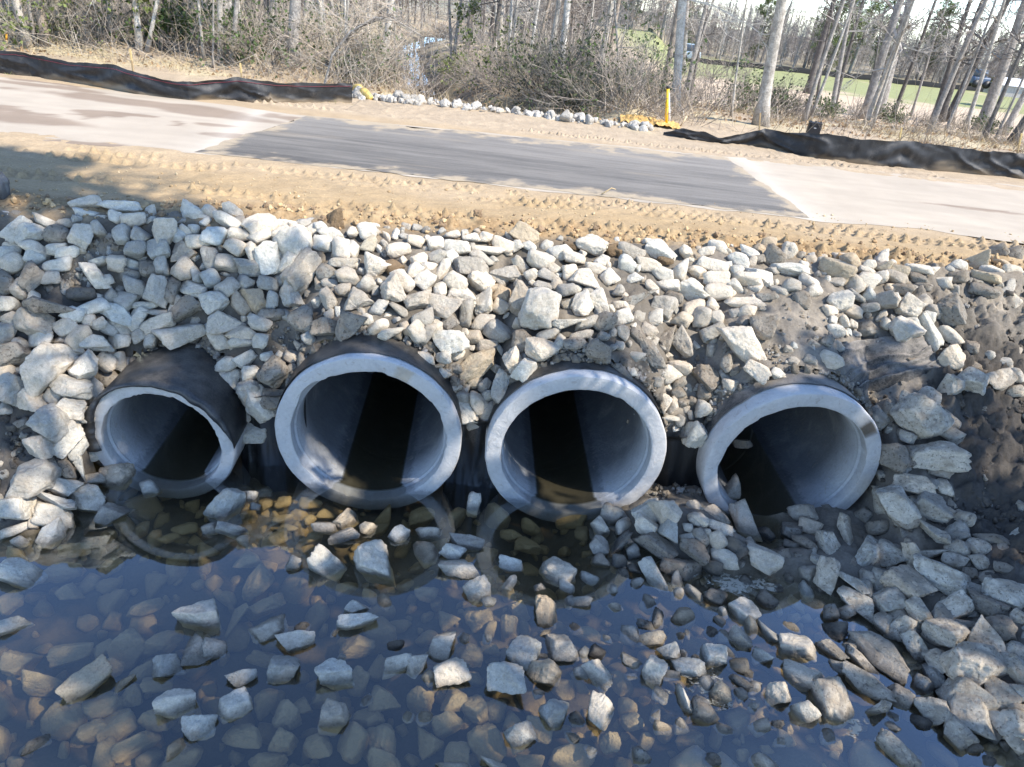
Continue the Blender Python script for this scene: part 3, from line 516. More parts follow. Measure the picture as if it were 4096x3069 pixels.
ROCK_TABLE = """
A 0 780 .3712
165 365 310 200 60 bw;335 415 330 190 -10 bw;615 425 260 190 -5 rd;480 285 250 110 -20 bg;700 305 170 90 10 rg;885 410 300 190 65 bw;1060 370 200 130 -60 bg;940 100 330 130 10 sw;1290 130 420 130 -5 sw;960 205 300 90 -8 sw;1430 260 260 170 10 bw;1240 240 150 140 80 bw;1640 180 150 130 80 tw;1310 430 190 190 5 bg;1515 425 210 180 20 tg;1735 370 290 230 -70 bw;1920 440 170 140 -50 bw;2060 190 320 230 20 tw;2000 400 170 100 -40 bw;2085 365 110 110 60 rw;1465 590 190 180 -20 bg;1720 600 270 200 -5 bg;1955 595 290 190 15 tg;2130 500 260 160 -10 bw;390 590 330 150 -35 bw;600 575 210 130 10 bw;730 615 250 120 5 sw;140 545 190 80 0 sw;100 620 230 140 -5 bw;130 730 240 170 30 bw;375 680 190 140 -25 bw;625 750 290 150 5 sw;350 890 320 200 65 bd;535 890 190 130 5 bg;1020 880 340 180 -60 sw;1070 720 190 110 25 bw;1260 745 190 150 0 bw;1435 745 170 130 -40 bw;1380 870 240 150 -15 bd;1165 920 120 130 -60 bw;1585 795 170 170 20 rd;1760 760 230 190 80 tg;1960 810 230 200 -45 bg;2110 840 190 140 80 bg;1460 990 240 210 90 bg;1675 1005 300 260 60 bg;1850 1030 320 140 75 sd;2080 1010 280 200 -10 bw;215 1015 200 170 -40 bg;60 950 250 190 60 bd;60 1170 260 150 0 bw;350 1150 250 140 70 bw;580 1220 420 330 -45 bd;870 1060 260 170 10 bk;1205 1100 170 120 60 bg;1345 1130 240 200 60 bg;1020 1210 300 150 15 sw;1250 1265 330 170 -20 bw;820 1290 190 180 -30 bw;1570 1180 280 70 0 sw;1480 1340 280 150 60 sw;1700 1390 330 170 10 bw;1690 1265 230 120 20 bg;1990 1240 380 190 40 sd;1890 1180 220 110 50 sg;140 1335 180 170 40 bg;355 1400 370 250 -30 bg;700 1440 290 170 10 bw;955 1355 140 130 0 bw;1060 1390 160 110 30 bw;1300 1420 300 140 -50 sw;1170 1440 190 120 -30 bg;60 1490 260 180 70 bg;1040 1600 290 180 5 bw;830 1530 300 160 35 sw;1280 1590 210 170 -10 bw;1490 1515 170 120 35 bg;1950 1490 480 230 20 sw;1620 1560 190 160 80 bg;420 1570 210 190 -20 bw;220 1610 180 150 0 bg
B 820 780 .3712
50 190 160 130 -20 bw;300 180 260 140 -20 sw;250 290 340 110 -35 sw;90 440 260 190 -10 bw;370 440 260 130 -5 sw;600 310 380 190 15 bw;870 300 280 80 0 sw;1000 360 210 90 -15 sw;600 450 260 130 25 bw;830 410 240 130 20 bw;950 520 370 320 -30 rw;330 590 230 170 -20 bw;520 640 260 160 -60 bw;700 690 330 250 -70 bw;885 710 260 220 50 rw;1040 830 480 250 50 sg;1290 510 230 190 -15 bw;1350 420 250 120 5 sw;1425 280 260 210 75 tn;1250 340 150 100 10 bw;1740 390 210 170 -10 rw;1590 400 120 110 0 rw;1470 590 240 200 70 bw;1600 590 170 140 -40 bw;1500 730 340 110 -2 sg;1770 540 200 130 55 bt;1820 740 320 230 30 tw;2030 770 200 150 40 bn;2080 590 260 140 10 bw;70 680 290 170 -70 bg;240 730 250 160 -10 bg;500 790 370 170 -12 bg;1305 820 220 190 30 rd;1540 880 260 180 0 bg;1740 960 190 170 -20 bg;2015 1015 290 250 -60 bg;2150 930 270 170 -60 bw;60 900 200 170 -60 bg;240 1000 230 200 50 bg;410 945 200 180 40 bg;700 960 240 140 -15 bg;925 1045 310 180 -80 tg;545 1120 310 190 -65 bt;725 1130 200 120 85 bg;370 1170 290 150 -50 bg;110 1150 270 220 20 rw;200 1360 430 220 20 tw;1350 1110 260 160 -70 bg;1640 1105 320 200 10 tg;1350 960 200 90 -5 sg;1490 1030 180 120 10 bg;1880 1210 220 130 55 bg;2080 1220 200 160 0 bg;1080 1330 300 270 -20 rd;710 1290 280 120 5 sd;600 1390 250 150 -20 bw;1300 1440 270 200 -20 bd;1560 1390 370 220 50 bd;390 1500 290 150 25 sw;590 1570 180 170 70 bw;150 1570 300 170 -50 bw;400 1600 250 130 25 bw;1870 1420 230 120 35 bw;2010 1490 230 190 60 bw;2170 1440 170 90 -70 bg;1140 1540 180 130 -50 bg;1000 1620 110 90 -50 tg
C 1640 830 .3712
60 370 180 130 0 bw;290 390 210 150 20 bw;490 420 300 170 10 bw;450 300 180 80 10 sw;660 335 190 90 10 sw;825 320 180 100 -10 bw;1000 400 250 140 -20 bw;850 455 370 80 -5 sw;1060 310 110 70 -60 tg;1250 310 330 200 -35 bt;1150 420 150 110 60 bw;1300 430 170 110 -20 bw;1460 420 160 110 20 bw;1620 480 270 150 20 bw;1740 420 190 90 -15 bn;1960 400 330 190 -15 rw;2180 450 150 130 -60 bn;100 560 190 120 10 bw;290 530 210 130 40 bg;450 530 180 140 10 bw;360 670 250 110 55 sw;200 640 170 110 -20 bw;60 690 170 150 80 bw;650 640 400 180 -12 sg;780 550 290 100 -25 sg;1060 690 370 190 -12 tg;1190 600 210 120 -45 bg;1400 570 290 180 -20 bw;760 780 290 200 -25 rw;950 770 250 100 -30 sg;175 790 210 190 60 bw;325 880 180 120 80 bw;490 810 260 190 -35 bw;1300 720 160 130 20 rw;1490 740 260 110 -30 sg;1540 660 190 110 -40 bw;1715 690 200 160 25 bw;1900 760 360 180 -15 tw;1760 560 270 130 -20 bw;2000 660 230 110 -10 bw;2150 760 180 150 -50 bw;2060 580 150 130 70 bw;560 950 320 170 -15 bw;910 870 220 130 20 bt;1000 940 210 160 -20 bt;800 1030 260 220 20 bw;980 1075 190 150 -35 bw;1190 1010 400 220 65 sg;1400 1110 480 370 60 rw;1430 850 210 90 -10 sg;1590 830 160 110 -20 bg;1680 890 220 140 20 bg;1850 1050 310 200 50 bw;1700 1030 140 130 60 tt;2060 1000 360 200 -30 tw;100 1000 300 190 25 bg;360 1070 360 210 -15 bg;615 1130 340 130 80 sg;785 1250 260 170 0 bg;450 1250 190 170 60 bd;140 1200 260 190 20 bg;60 1340 260 170 -70 bw;190 1360 280 110 55 sg;430 1430 390 240 12 bw;960 1350 290 180 -30 bg;1720 1250 300 210 -30 bw;1480 1360 340 120 20 sg;1900 1260 290 110 20 sg;1830 1380 290 120 15 sg;1210 1430 240 190 -60 bd;1400 1510 320 270 -40 rw;2110 1240 250 200 50 bd;1620 1440 170 120 30 bg;690 1400 200 140 10 bg;830 1480 260 120 5 sg;1780 1480 280 110 5 sd;2080 1390 150 90 -10 bg;2050 1560 300 200 -30 rd;370 1600 180 130 -20 bw
D 2460 900 .3712
170 280 310 150 -15 bg;60 290 170 100 -30 bn;500 280 340 160 -25 sw;740 290 150 120 -50 bw;1110 240 240 130 -15 bw;980 290 200 90 10 sw;1650 220 190 150 70 bt;1560 270 130 120 40 bt;1450 300 240 110 -20 sw;1340 380 250 140 -20 bw;1880 280 200 150 -70 bw;1720 340 220 200 60 bd;1560 370 130 80 20 bd;1880 460 420 140 -5 bw;120 420 200 160 -30 bw;350 430 270 140 -10 bw;540 400 180 90 -15 bn;520 530 290 140 -30 bw;710 490 240 200 60 tw;880 500 200 110 -25 bw;1060 440 330 150 -25 bw;1210 450 140 110 -10 bw;1310 500 140 130 20 rw;1560 530 340 170 -25 bw;1430 590 330 120 -10 sw;1090 580 280 160 10 bw;1310 650 240 110 -25 tw;850 700 350 170 -30 bw;1110 720 290 160 5 bw;260 790 330 240 -15 bd;560 660 280 110 5 bw;400 680 200 100 -30 sw;520 860 250 240 60 bg;640 780 200 130 -30 bd;840 910 270 180 5 bw;1050 870 170 130 -50 bw;1400 840 410 90 3 sw;1630 770 240 100 10 sd;1900 660 200 150 0 bg;2090 610 250 130 -15 bw;2130 720 180 150 40 bw;1410 940 220 130 15 bw;950 1000 240 210 50 rg;1110 1010 180 150 -30 bw;1050 1140 260 150 10 bg;720 1020 210 160 -35 bw;430 1000 200 150 20 bw;560 1190 330 190 60 td;350 1140 200 140 -40 bg;1410 1290 620 270 -55 bw;1410 1050 170 130 -30 bd;1600 1110 260 240 0 bd;90 990 190 150 20 bw;90 1150 170 120 -40 bg;240 1190 190 110 -60 bd;410 1390 380 140 -60 sd;730 1270 330 170 -60 bg;1210 1490 220 130 -85 bd;60 870 170 110 5 bw;40 720 150 110 60 bg;180 580 240 100 20 bw;2020 800 210 150 -30 bd
E 3276 950 .3712
200 340 370 220 -5 rt;340 260 210 150 -60 bt;180 480 180 90 -10 rg;370 510 240 180 -40 bg;510 470 250 180 -20 bw;660 430 180 130 20 bw;820 430 270 100 -25 sg;870 370 190 140 -30 bt;690 220 190 150 60 tw;700 320 190 90 30 bt;540 290 150 110 -20 bw;510 350 190 90 -25 bw;240 200 190 90 -10 bw;1090 330 280 90 -8 sw;1060 440 190 100 -10 bd;1500 310 180 140 -30 bw;1700 280 310 170 20 bt;1900 160 230 130 25 bd;2090 190 200 170 80 bd;1850 370 220 130 -25 bw;1800 430 290 130 -10 bt;2080 400 270 150 -10 bw;1500 430 200 110 0 bd;1780 590 280 140 -10 bd;2000 290 210 100 0 bt;220 690 260 220 15 rw;350 790 240 130 -15 bw;410 640 200 140 -70 bg;530 620 150 130 -60 bw;690 690 320 170 10 bg;550 750 190 110 -5 bg;900 560 270 120 -5 bd;1120 540 180 90 0 bd;980 730 260 220 -10 bw;1100 690 160 150 -50 bg;1410 800 330 240 -65 bd;1230 790 200 150 -70 bg;910 1000 310 250 -40 bw;720 930 130 110 -40 bw;1040 950 270 140 -65 bw;1190 1020 420 130 -65 sw;1390 1060 310 140 -40 bw;1160 860 170 120 -10 bw;1410 1300 270 240 -60 rw;1640 1190 150 130 70 bd;280 900 150 100 -60 bw;370 930 90 90 0 bw;510 990 200 160 30 bd
F 0 1380 .3712
130 100 330 240 20 bd;490 230 560 400 30 bw;60 290 160 140 30 bw;150 490 340 280 -20 bg;330 610 290 240 -50 bw;770 455 350 260 0 bw;1010 490 270 220 65 bw;905 240 310 230 40 bw;1130 180 200 170 -30 bw;1290 170 190 170 60 tw;840 60 180 90 -5 bg;840 160 160 90 0 bg;1170 350 230 160 10 bd;745 690 290 210 -10 bw;550 820 370 300 -35 bg;580 570 170 160 60 bg;920 760 240 180 55 bg;720 1010 440 190 55 sw;450 1080 310 250 -40 bg;830 1100 290 170 45 bg;60 690 150 130 10 bg;270 850 190 120 20 bd;870 1330 250 220 -20 bw;1275 1395 370 330 20 rw;360 1440 480 360 5 bg;680 1520 310 190 -20 bw;950 1450 310 150 10 bg;1600 1545 250 190 -55 bw;700 1340 260 130 -60 bd
G 820 1300 .3712
255 585 260 230 60 rw;60 530 210 150 -60 tw;480 515 210 150 20 bw;440 370 260 170 25 bw;230 420 260 130 30 bw;710 510 330 260 30 rd;670 340 140 100 0 bw;930 340 170 130 -10 bg;940 510 200 150 60 bd;1050 390 160 100 75 bd;990 230 120 110 -50 td;470 710 290 230 40 bg;585 860 400 230 -60 bw;725 805 240 220 -10 bd;280 780 120 100 -60 bw;375 860 120 110 0 bg;410 985 240 180 15 bg;530 1160 370 210 20 bw
H 1640 1350 .3712
690 330 600 240 28 bt;1120 270 310 180 -60 bw;1240 355 270 220 60 bw;985 540 370 150 75 sg;360 230 190 150 -30 bw;510 180 160 110 10 bw;165 225 250 130 -50 bw;290 310 130 90 45 bt;365 390 150 110 -40 bw;820 520 170 130 40 bg;600 560 90 90 0 bg;550 650 200 130 -20 bg;750 690 250 190 -60 tw;860 630 150 130 20 bg;580 820 320 190 -55 bw;845 810 260 130 45 bg;690 940 190 100 15 bg;470 540 180 110 -30 bg;700 490 170 110 10 bt
I 2460 1400 .3712
65 250 250 150 -55 bd;185 240 120 90 0 bw;590 270 210 200 -45 bw;700 200 270 150 -35 bw;985 300 320 210 -55 bd;1530 245 280 190 -20 bw;1720 250 130 130 -50 bw;1780 310 130 100 0 bw;2010 325 180 110 -20 tw;465 340 120 110 80 bg;680 360 190 110 15 bd;960 470 180 140 -10 bd;945 620 200 170 10 tw;680 460 160 110 10 bd;540 570 230 150 80 bw;620 610 190 110 60 bg;590 745 190 110 30 bw;700 770 140 100 55 bg;810 700 120 60 -80 sg;860 920 350 220 10 bw;740 560 120 110 0 rd;830 550 90 90 0 rd;650 850 80 60 -60 bw;1290 1470 250 160 70 tg;1370 1010 210 90 -10 sk
J 3276 1450 .3712
1420 260 330 220 45 bw;1650 195 290 240 -20 bw;1930 170 280 240 40 bw;2120 140 200 130 -60 bw;2120 310 190 130 -10 bw;1190 385 240 190 -35 bw;1090 595 560 350 -35 bw;660 600 260 190 -55 bg;790 490 210 140 70 bd;1390 770 260 160 -45 bg;1285 1035 510 290 10 bw;820 1020 360 210 -70 bd;960 950 160 100 60 bd;930 800 200 110 -20 bg;1020 1315 400 190 -8 bw;1340 1350 210 150 -80 bw;1310 1180 240 130 0 bg;1240 1310 110 110 0 rg;990 1090 130 90 60 bd
K 3276 1950 .3712
845 190 390 300 -70 bw;650 160 300 140 -75 bg;1225 180 420 260 -20 bg;490 295 180 130 -60 bg;1560 335 210 180 -30 bw;1185 450 380 230 -8 bw;960 370 260 140 20 bg;1470 500 290 190 25 bg;310 520 420 220 75 bw;120 600 300 200 -70 bw;640 430 240 140 5 bg;510 730 400 200 60 bw;780 690 400 270 20 tw;1030 710 320 180 -70 bw;1250 700 300 220 55 bw;1440 800 220 170 -30 bw;1520 680 250 190 -60 bg;1700 650 250 180 -35 bw;1870 580 350 140 -5 bd;1730 800 180 170 -60 bg;90 910 350 240 60 bw;320 980 400 220 -60 bw;520 960 170 130 60 bg;520 1130 240 120 -75 bg;660 990 250 150 -70 bg;960 1060 490 320 -40 bw;1340 980 640 270 -25 bw;770 1190 370 250 10 bw;1080 1370 330 230 -50 bw;1490 1280 330 250 10 bw;1800 1270 380 180 -20 bd;2030 1140 440 270 -20 bw;1340 1390 250 170 -40 bg;420 1240 430 190 -35 bw;280 1350 240 130 20 bw;110 1360 190 170 20 bd;170 1560 290 200 -10 bk;700 1460 210 200 60 bw;840 1380 190 150 30 bg;1620 930 150 120 0 bd;2000 890 220 130 -20 bd;1660 1090 230 110 -20 bg;1600 1510 280 130 -10 bd;1950 1530 360 240 -20 bd;2150 1390 150 150 0 rw
L 3276 2454 .6462
520 100 190 130 60 bw;770 135 270 160 -10 bw;600 185 190 110 -50 bw;1030 180 260 150 -50 bw;370 240 430 200 -35 bg;270 310 280 90 -45 sw;80 230 220 90 -35 bw;955 315 320 230 -35 bw;750 300 170 130 -40 bg;720 410 230 130 -65 bg;630 440 140 120 -40 bg;150 345 190 80 -15 bw;300 450 370 140 -30 bw;500 510 180 130 -30 bg;940 500 330 200 -25 bg;1115 495 210 130 -30 bg;1220 360 200 130 -75 bg;1230 230 120 100 30 bw;710 590 190 190 -60 bw;940 620 270 200 -15 bw;850 740 230 170 -50 bw;1170 690 240 140 -5 bw;1230 800 160 90 -55 bw;1050 740 160 90 -15 bd;350 600 190 130 65 bw;480 850 290 130 -45 bw;80 550 340 230 -70 bw;620 665 140 90 -30 bk;460 700 100 50 -20 sw;1240 480 130 100 20 bw;1230 600 120 80 -20 bg;1050 910 80 70 0 rd;960 840 110 80 0 rd
M 2300 1950 .3712
395 295 230 200 -20 bg;505 290 140 70 -60 bg;775 290 320 210 20 bw;980 260 330 280 -50 bw;1040 410 280 220 70 tg;770 430 320 190 -45 bw;275 450 260 210 -50 bw;515 415 250 130 15 bw;270 640 280 220 -55 bg;275 780 220 160 -5 tg;490 590 330 270 10 bd;490 795 220 160 -10 bd;620 700 190 170 30 bg;860 640 460 190 -35 bd;1280 680 340 180 -35 bd;1150 860 440 210 -25 bd;850 960 470 190 -60 bw;1110 1000 240 130 80 tg;1290 1130 260 120 -45 bw;1225 540 190 90 10 bw;1360 530 230 120 -55 bd;1420 480 140 110 0 bg;1540 580 200 180 -70 rw;1610 780 330 150 -25 bw;1730 660 240 190 -20 bk;1580 430 310 130 -30 bw;1500 290 370 150 -35 bg;1335 335 230 110 -35 bw;1280 205 150 130 20 bw;1285 370 150 70 -40 rg;1220 435 130 90 -10 bg;1825 380 520 240 -70 bw;2040 500 230 150 -60 bk;2030 770 400 280 -15 bw;1510 1170 260 200 -25 bd;1490 860 240 140 -10 bk;1810 1340 370 240 -35 bw;2060 1220 250 170 -35 bd;1560 1440 160 90 -40 bg;2080 1560 270 180 -15 bw;660 1030 170 120 30 bg;660 890 190 150 10 bk;150 980 240 130 -30 bw;770 1480 240 90 -20 bd
N 2700 1450 .4527
1130 1330 240 140 5 bg;1030 1480 230 170 -30 bd;1190 1450 190 120 -20 bw;1160 1600 250 90 -25 bd;1030 1620 130 90 -10 bd;1680 1350 130 110 -60 rd
O 0 1850 .3712
190 470 390 260 -10 bw;560 400 420 230 5 bg;590 570 420 250 -10 bw;930 410 390 340 -10 bw;1215 540 400 260 30 tg;160 720 290 110 20 bw;220 860 200 130 -30 bw;540 800 420 230 25 bw;230 1210 500 300 -20 rw;790 930 360 190 10 ug;680 1180 450 240 10 uk;760 1400 300 210 5 uk;1570 1570 420 170 20 uk;1990 720 290 140 10 ud;1820 820 250 110 15 ud;100 1510 280 240 40 ud
P 820 1950 .3712
240 190 460 340 50 bw;495 95 150 140 -10 bw;525 215 160 110 -20 bg;300 470 390 180 -10 bg;60 450 190 150 20 bg;430 570 190 130 -40 tt;650 190 170 150 30 ud;840 160 210 140 20 ud;1140 180 270 150 -10 ut;1300 280 220 130 0 ud;1520 360 320 220 10 bt;1290 430 320 150 0 sw;1120 360 170 120 30 ut;1490 530 370 150 20 bg;1750 440 180 170 60 bt;1180 540 210 150 10 ud;800 540 230 150 30 ud;880 430 250 110 10 ud;840 340 240 90 8 ud;1310 800 490 340 -20 bw;1870 800 600 450 -20 tw;1950 310 290 180 60 ut;2100 510 250 200 40 bw;960 830 190 170 60 bg;1080 1010 150 100 20 ut;560 1040 430 280 50 ud;640 1270 480 220 20 ud;470 770 340 210 0 ut;1640 1290 320 180 20 tw;1640 1450 490 170 8 sw;690 1530 440 260 15 bw;300 1460 430 260 30 ud;-40 1330 560 390 -15 tw;1780 1180 240 140 -50 ud;1530 1090 260 150 10 ud
Q 1640 1950 .3712
685 180 310 160 85 bw;200 480 320 130 -3 sw;600 610 430 170 -10 bg;460 700 300 210 -15 bw;530 880 480 220 5 sw;740 1120 330 260 30 bw;1090 820 260 220 10 bw;1600 900 440 270 -20 bw;1080 1030 220 100 50 sw;1690 1060 230 130 -25 bw;1830 1230 310 150 5 sg;1470 1350 430 240 -85 bt;1180 1320 290 200 -55 ut;1380 1080 130 110 30 bg;130 330 330 230 20 ud;510 320 240 200 30 ud;300 620 250 130 10 ut;1270 650 300 180 0 ud;1090 520 270 160 0 ud;1300 430 250 180 -20 uk;1740 360 380 190 10 uk;1060 1520 300 230 80 ut;740 1420 360 280 0 ud;400 1400 250 220 40 ud;170 1130 290 240 -10 ud;870 1530 220 130 70 ud;1940 1590 390 170 -20 ut
R 0 2454 .6462
80 70 230 100 20 bw;545 410 330 180 45 bt;760 430 160 60 45 tt;800 210 240 190 -20 ud;1000 190 280 150 20 ud;1050 320 210 150 10 bg;880 360 150 120 30 ud;650 570 270 170 10 ud;970 440 200 100 5 ud;1090 530 260 200 20 bw;840 815 300 140 25 ut;1080 840 150 90 30 bt;410 650 300 260 20 uk;580 730 180 140 20 ud;980 660 240 140 -10 ut;740 690 220 180 40 ud;1210 230 220 190 10 tg;420 250 260 150 0 ud;260 430 250 170 0 ud;120 290 220 200 40 ud;640 220 140 90 40 ud;690 330 160 110 -20 ud;1150 890 240 170 30 ud;220 810 180 80 20 bd;1170 600 140 140 20 ud;820 510 150 140 80 ud;1230 705 220 170 10 bw
S 820 2454 .6462
560 180 260 130 10 bw;490 345 200 160 0 bg;800 380 260 170 10 bw;180 560 230 160 30 bw;230 400 200 110 20 bg;50 215 160 140 0 bg;510 640 180 170 60 ug;800 630 220 190 0 bg;230 770 250 170 10 ud;480 810 170 160 60 ud;690 830 190 170 30 ud;910 810 250 200 80 uk;1110 780 230 200 70 ud;1100 520 220 170 10 ut;950 420 190 130 80 ud;940 210 240 140 5 ud;1180 200 120 60 10 bk;1190 320 220 130 15 bw;1010 660 210 130 10 ud;390 930 260 130 0 ud;1110 920 230 130 0 ud;380 540 170 150 30 ud;750 520 200 120 0 ud;590 570 180 100 0 ud;350 280 190 100 -10 ud
T 1640 2454 .6462
190 210 240 150 75 bw;240 370 240 170 25 bw;30 310 170 120 70 bw;590 410 260 220 10 bw;710 250 240 220 60 bg;950 220 230 170 -10 bg;850 370 180 180 40 bt;1160 370 230 120 -45 bw;1180 600 200 180 60 bw;910 630 230 190 -10 rg;670 770 220 170 20 bg;280 530 200 160 0 ut;60 540 200 180 80 ut;360 260 210 150 -20 ud;500 220 170 90 -15 ud;600 110 190 140 75 ut;410 600 200 160 -60 ut;230 680 200 150 20 ut;90 790 220 170 -50 uk;470 800 280 230 -50 uk;1000 890 330 160 10 ug;520 600 160 150 70 ud;820 700 180 170 0 ud;960 470 190 140 0 ud;1045 440 190 70 -55 ut;1155 240 130 90 -20 bk;1230 800 150 120 80 ug;290 860 180 130 0 ud;640 660 150 120 0 ud;520 930 180 90 0 bw;270 940 250 50 0 bw;750 920 190 100 0 ud
U 2460 2454 .6462
190 65 150 80 -20 bd;220 160 220 100 5 bt;340 240 160 130 20 bw;235 360 200 150 70 bw;445 350 250 130 -10 bw;590 275 220 160 -15 bw;770 160 170 110 -45 bw;905 250 150 120 20 tw;1125 205 260 160 0 bw;1140 380 250 150 -25 bw;1000 490 170 140 15 bw;100 300 170 70 -35 bw;420 520 190 130 -35 bw;660 500 150 140 60 bt;780 430 180 70 -35 bd;110 670 160 120 0 ug;190 800 140 110 80 ud;40 800 180 140 80 bg;80 580 130 120 0 ut;470 800 180 170 60 ud;770 570 110 110 0 ut;40 440 190 130 -60 ut;1000 680 100 60 20 bd
"""
# ------------------------------------------------------------ rocks
def ico(sub):
    b = bmesh.new(); bmesh.ops.create_icosphere(b, subdivisions=sub, radius=1.0)
    V = np.array([v.co[:] for v in b.verts]); F = np.array([[v.index for v in f.verts] for f in b.faces], np.int32); b.free()
    return V/np.linalg.norm(V, axis=1)[:, None], F
ICO = {s: ico(s) for s in (2, 3, 5)}
def unit(v): return v/np.linalg.norm(v)
def rock_shape(kind, seed, sub=5):
    """a broken stone: rounded-edge polytope with chipped, pitted faces, about 1 x 1 x 1"""
    r = np.random.default_rng(seed*101+ord(kind)); D, F = ICO[sub]; N = []; h = []
    if kind == 't':
        for a in (-92+r.normal(0, 7), 28+r.normal(0, 12), 152+r.normal(0, 12)):
            a = math.radians(a); N.append(unit([math.cos(a), math.sin(a), r.normal(0, .22)])); h.append(.40+r.uniform(-.05, .06))
        for s in (-1, 1): N.append(unit([r.normal(0, .25), r.normal(0, .25), s])); h.append(.42+r.uniform(-.08, .08))
        k, p = 5, 26
    elif kind == 'r':
        k, p = 17, 14
    elif kind == 's':
        for ax in range(3):
            for s in (-1, 1):
                v = np.zeros(3); v[ax] = s; N.append(unit(v+r.normal(0, .20, 3))); h.append((.52, .40, .42)[ax]*r.uniform(.85, 1.1))
        k, p = 6, 22
    else:
        for ax in range(3):
            for s in (-1, 1):
                v = np.zeros(3); v[ax] = s; N.append(unit(v+r.normal(0, .27, 3))); h.append(.46*r.uniform(.82, 1.15))
        k, p = 10, r.uniform(24, 50)
    for _ in range(k):
        v = unit(r.normal(0, 1, 3)); N.append(v); h.append((.50 if kind == 'r' else .56)*r.uniform(.86, 1.14))
    N = np.array(N); h = np.array(h)
    s = np.maximum(D@N.T/h, 0); R = 1/np.power((s**p).sum(1), 1/p)
    o = seed*7.7
    R = R*(1+.07*fbm3(D*2.1+o, 3, seed)+.028*fbm3(D*6+o, 3, seed+3)-.03*np.maximum(fbm3(D*3.3+o+9, 3, seed+5)-.2, 0)*2.6)
    if sub >= 5: R = R*(1+.010*fbm3(D*17+o, 3, seed+9))
    P = D*R[:, None]; lo, hi = P.min(0), P.max(0)
    return (P-(lo+hi)/2)/(hi-lo), F
def rock_mesh(kind, seed):
    P, F = rock_shape(kind, seed); o = npmesh('rock', P, F, M['rock']); me = o.data; bpy.data.objects.remove(o); return me
NV = {'b': 14, 't': 6, 's': 6, 'r': 6}
MESH = {k: [rock_mesh(k, i) for i in range(n)] for k, n in NV.items()}
LOW = {k: [rock_shape(k, i, 3) for i in range(n)] for k, n in NV.items()}
TONE = {'w': (.63, .56, .45), 'g': (.44, .395, .325), 'd': (.31, .275, .225), 't': (.48, .385, .265), 'n': (.17, .115, .065), 'k': (.11, .10, .085)}
TONEW = {'w': 'pale', 'g': 'grey', 'd': 'dirt-caked', 't': 'tan', 'n': 'dark brown', 'k': 'dark muddy'}
ROCKS = []
_ln = ROCK_TABLE.strip().split('\n')
for hd, body in zip(_ln[::2], _ln[1::2]):
    nm, ox, oy, s = hd.split(); ox, oy, s = float(ox), float(oy), float(s)
    for e in body.split(';'):
        x, y, w, h, a, code = e.split()
        ROCKS.append(dict(tile=nm, x=ox+float(x)*s, y=oy+float(y)*s, w=float(w)*s, h=float(h)*s, a=float(a), k=code[0], t=code[1]))
# drop entries read twice where two readings overlap
keep = []
for r in ROCKS:
    if not any(math.hypot(r['x']-q['x'], r['y']-q['y']) < .33*min(r['h']+q['h'], 200) and r['tile'] != q['tile'] for q in keep): keep.append(r)
ROCKS = keep
px_ = np.array([r['x'] for r in ROCKS]); py_ = np.array([r['y'] for r in ROCKS])
W0 = at_z(px_, py_, np.zeros(len(ROCKS))); wet = (H0(W0[:, 0], W0[:, 1]) < -.06) | np.array([r['k'] in 'up' for r in ROCKS])
GH = ground_hit(px_, py_)
for i, r in enumerate(ROCKS):
    v = px_dir(r['x'], r['y']); v = v/np.linalg.norm(v)
    if wet[i]:
        r['wet'] = 'under' if r['k'] == 'u' else 'half'
        zc = -.19+RG.uniform(-.03, .03) if r['k'] == 'u' else .035
        P = at_z(r['x'], r['y'], zc)
    else:
        r['wet'] = ''; P = GH[i]
    dist = float((P-CP)@FW); w = r['w']/FPX*dist; h = r['h']/FPX*dist
    if r['wet'] == 'half': P = at_z(r['x'], r['y'], -.005+.08*min(h, .35)); 
    d = min(h, w)*RG.uniform(.90, 1.2)*(1.25 if h < .4*w else 1)
    if not wet[i]: P = P-v*(d*.48)
    if r['k'] in 'up': kind = 'brrtr'[int(RG.integers(5))]
    else: kind = r['k']
    e1 = CR*math.cos(math.radians(r['a']))+CU*math.sin(math.radians(r['a'])); e1 = unit(e1-v*(e1@v)); e3 = -v; e2 = np.cross(e3, e1)
    if kind == 't':
        # the wedge's apex points up the picture unless the stone is clearly tilted
        if abs(r['a']) > 45: s_ = math.copysign(1, r['a']); e1, e2 = -e2*s_, e1*s_; w, h = h, w
    elif RG.random() < .5: e1, e2 = -e1, -e2
    if RG.random() < .5 and kind != 't': e2, e3 = -e2, -e3
    ta, tb = math.radians(RG.normal(0, 20)), math.radians(RG.normal(0, 14))
    e2, e3 = e2*math.cos(ta)+e3*math.sin(ta), e3*math.cos(ta)-e2*math.sin(ta)
    if r['w'] < 2*r['h']: e1, e3 = e1*math.cos(tb)+e3*math.sin(tb), e3*math.cos(tb)-e1*math.sin(tb)
    r.update(P=P, e=(e1, e2, e3), dims=(w*(.94 if wet[i] else 1.06), h*(.94 if wet[i] else 1.15), d), kind=kind, area=r['w']*r['h'], seed=int(RG.integers(NV[kind])))
ROCKS.sort(key=lambda r: -r['area'])
INDIV, REST = ROCKS[:300], ROCKS[300:]
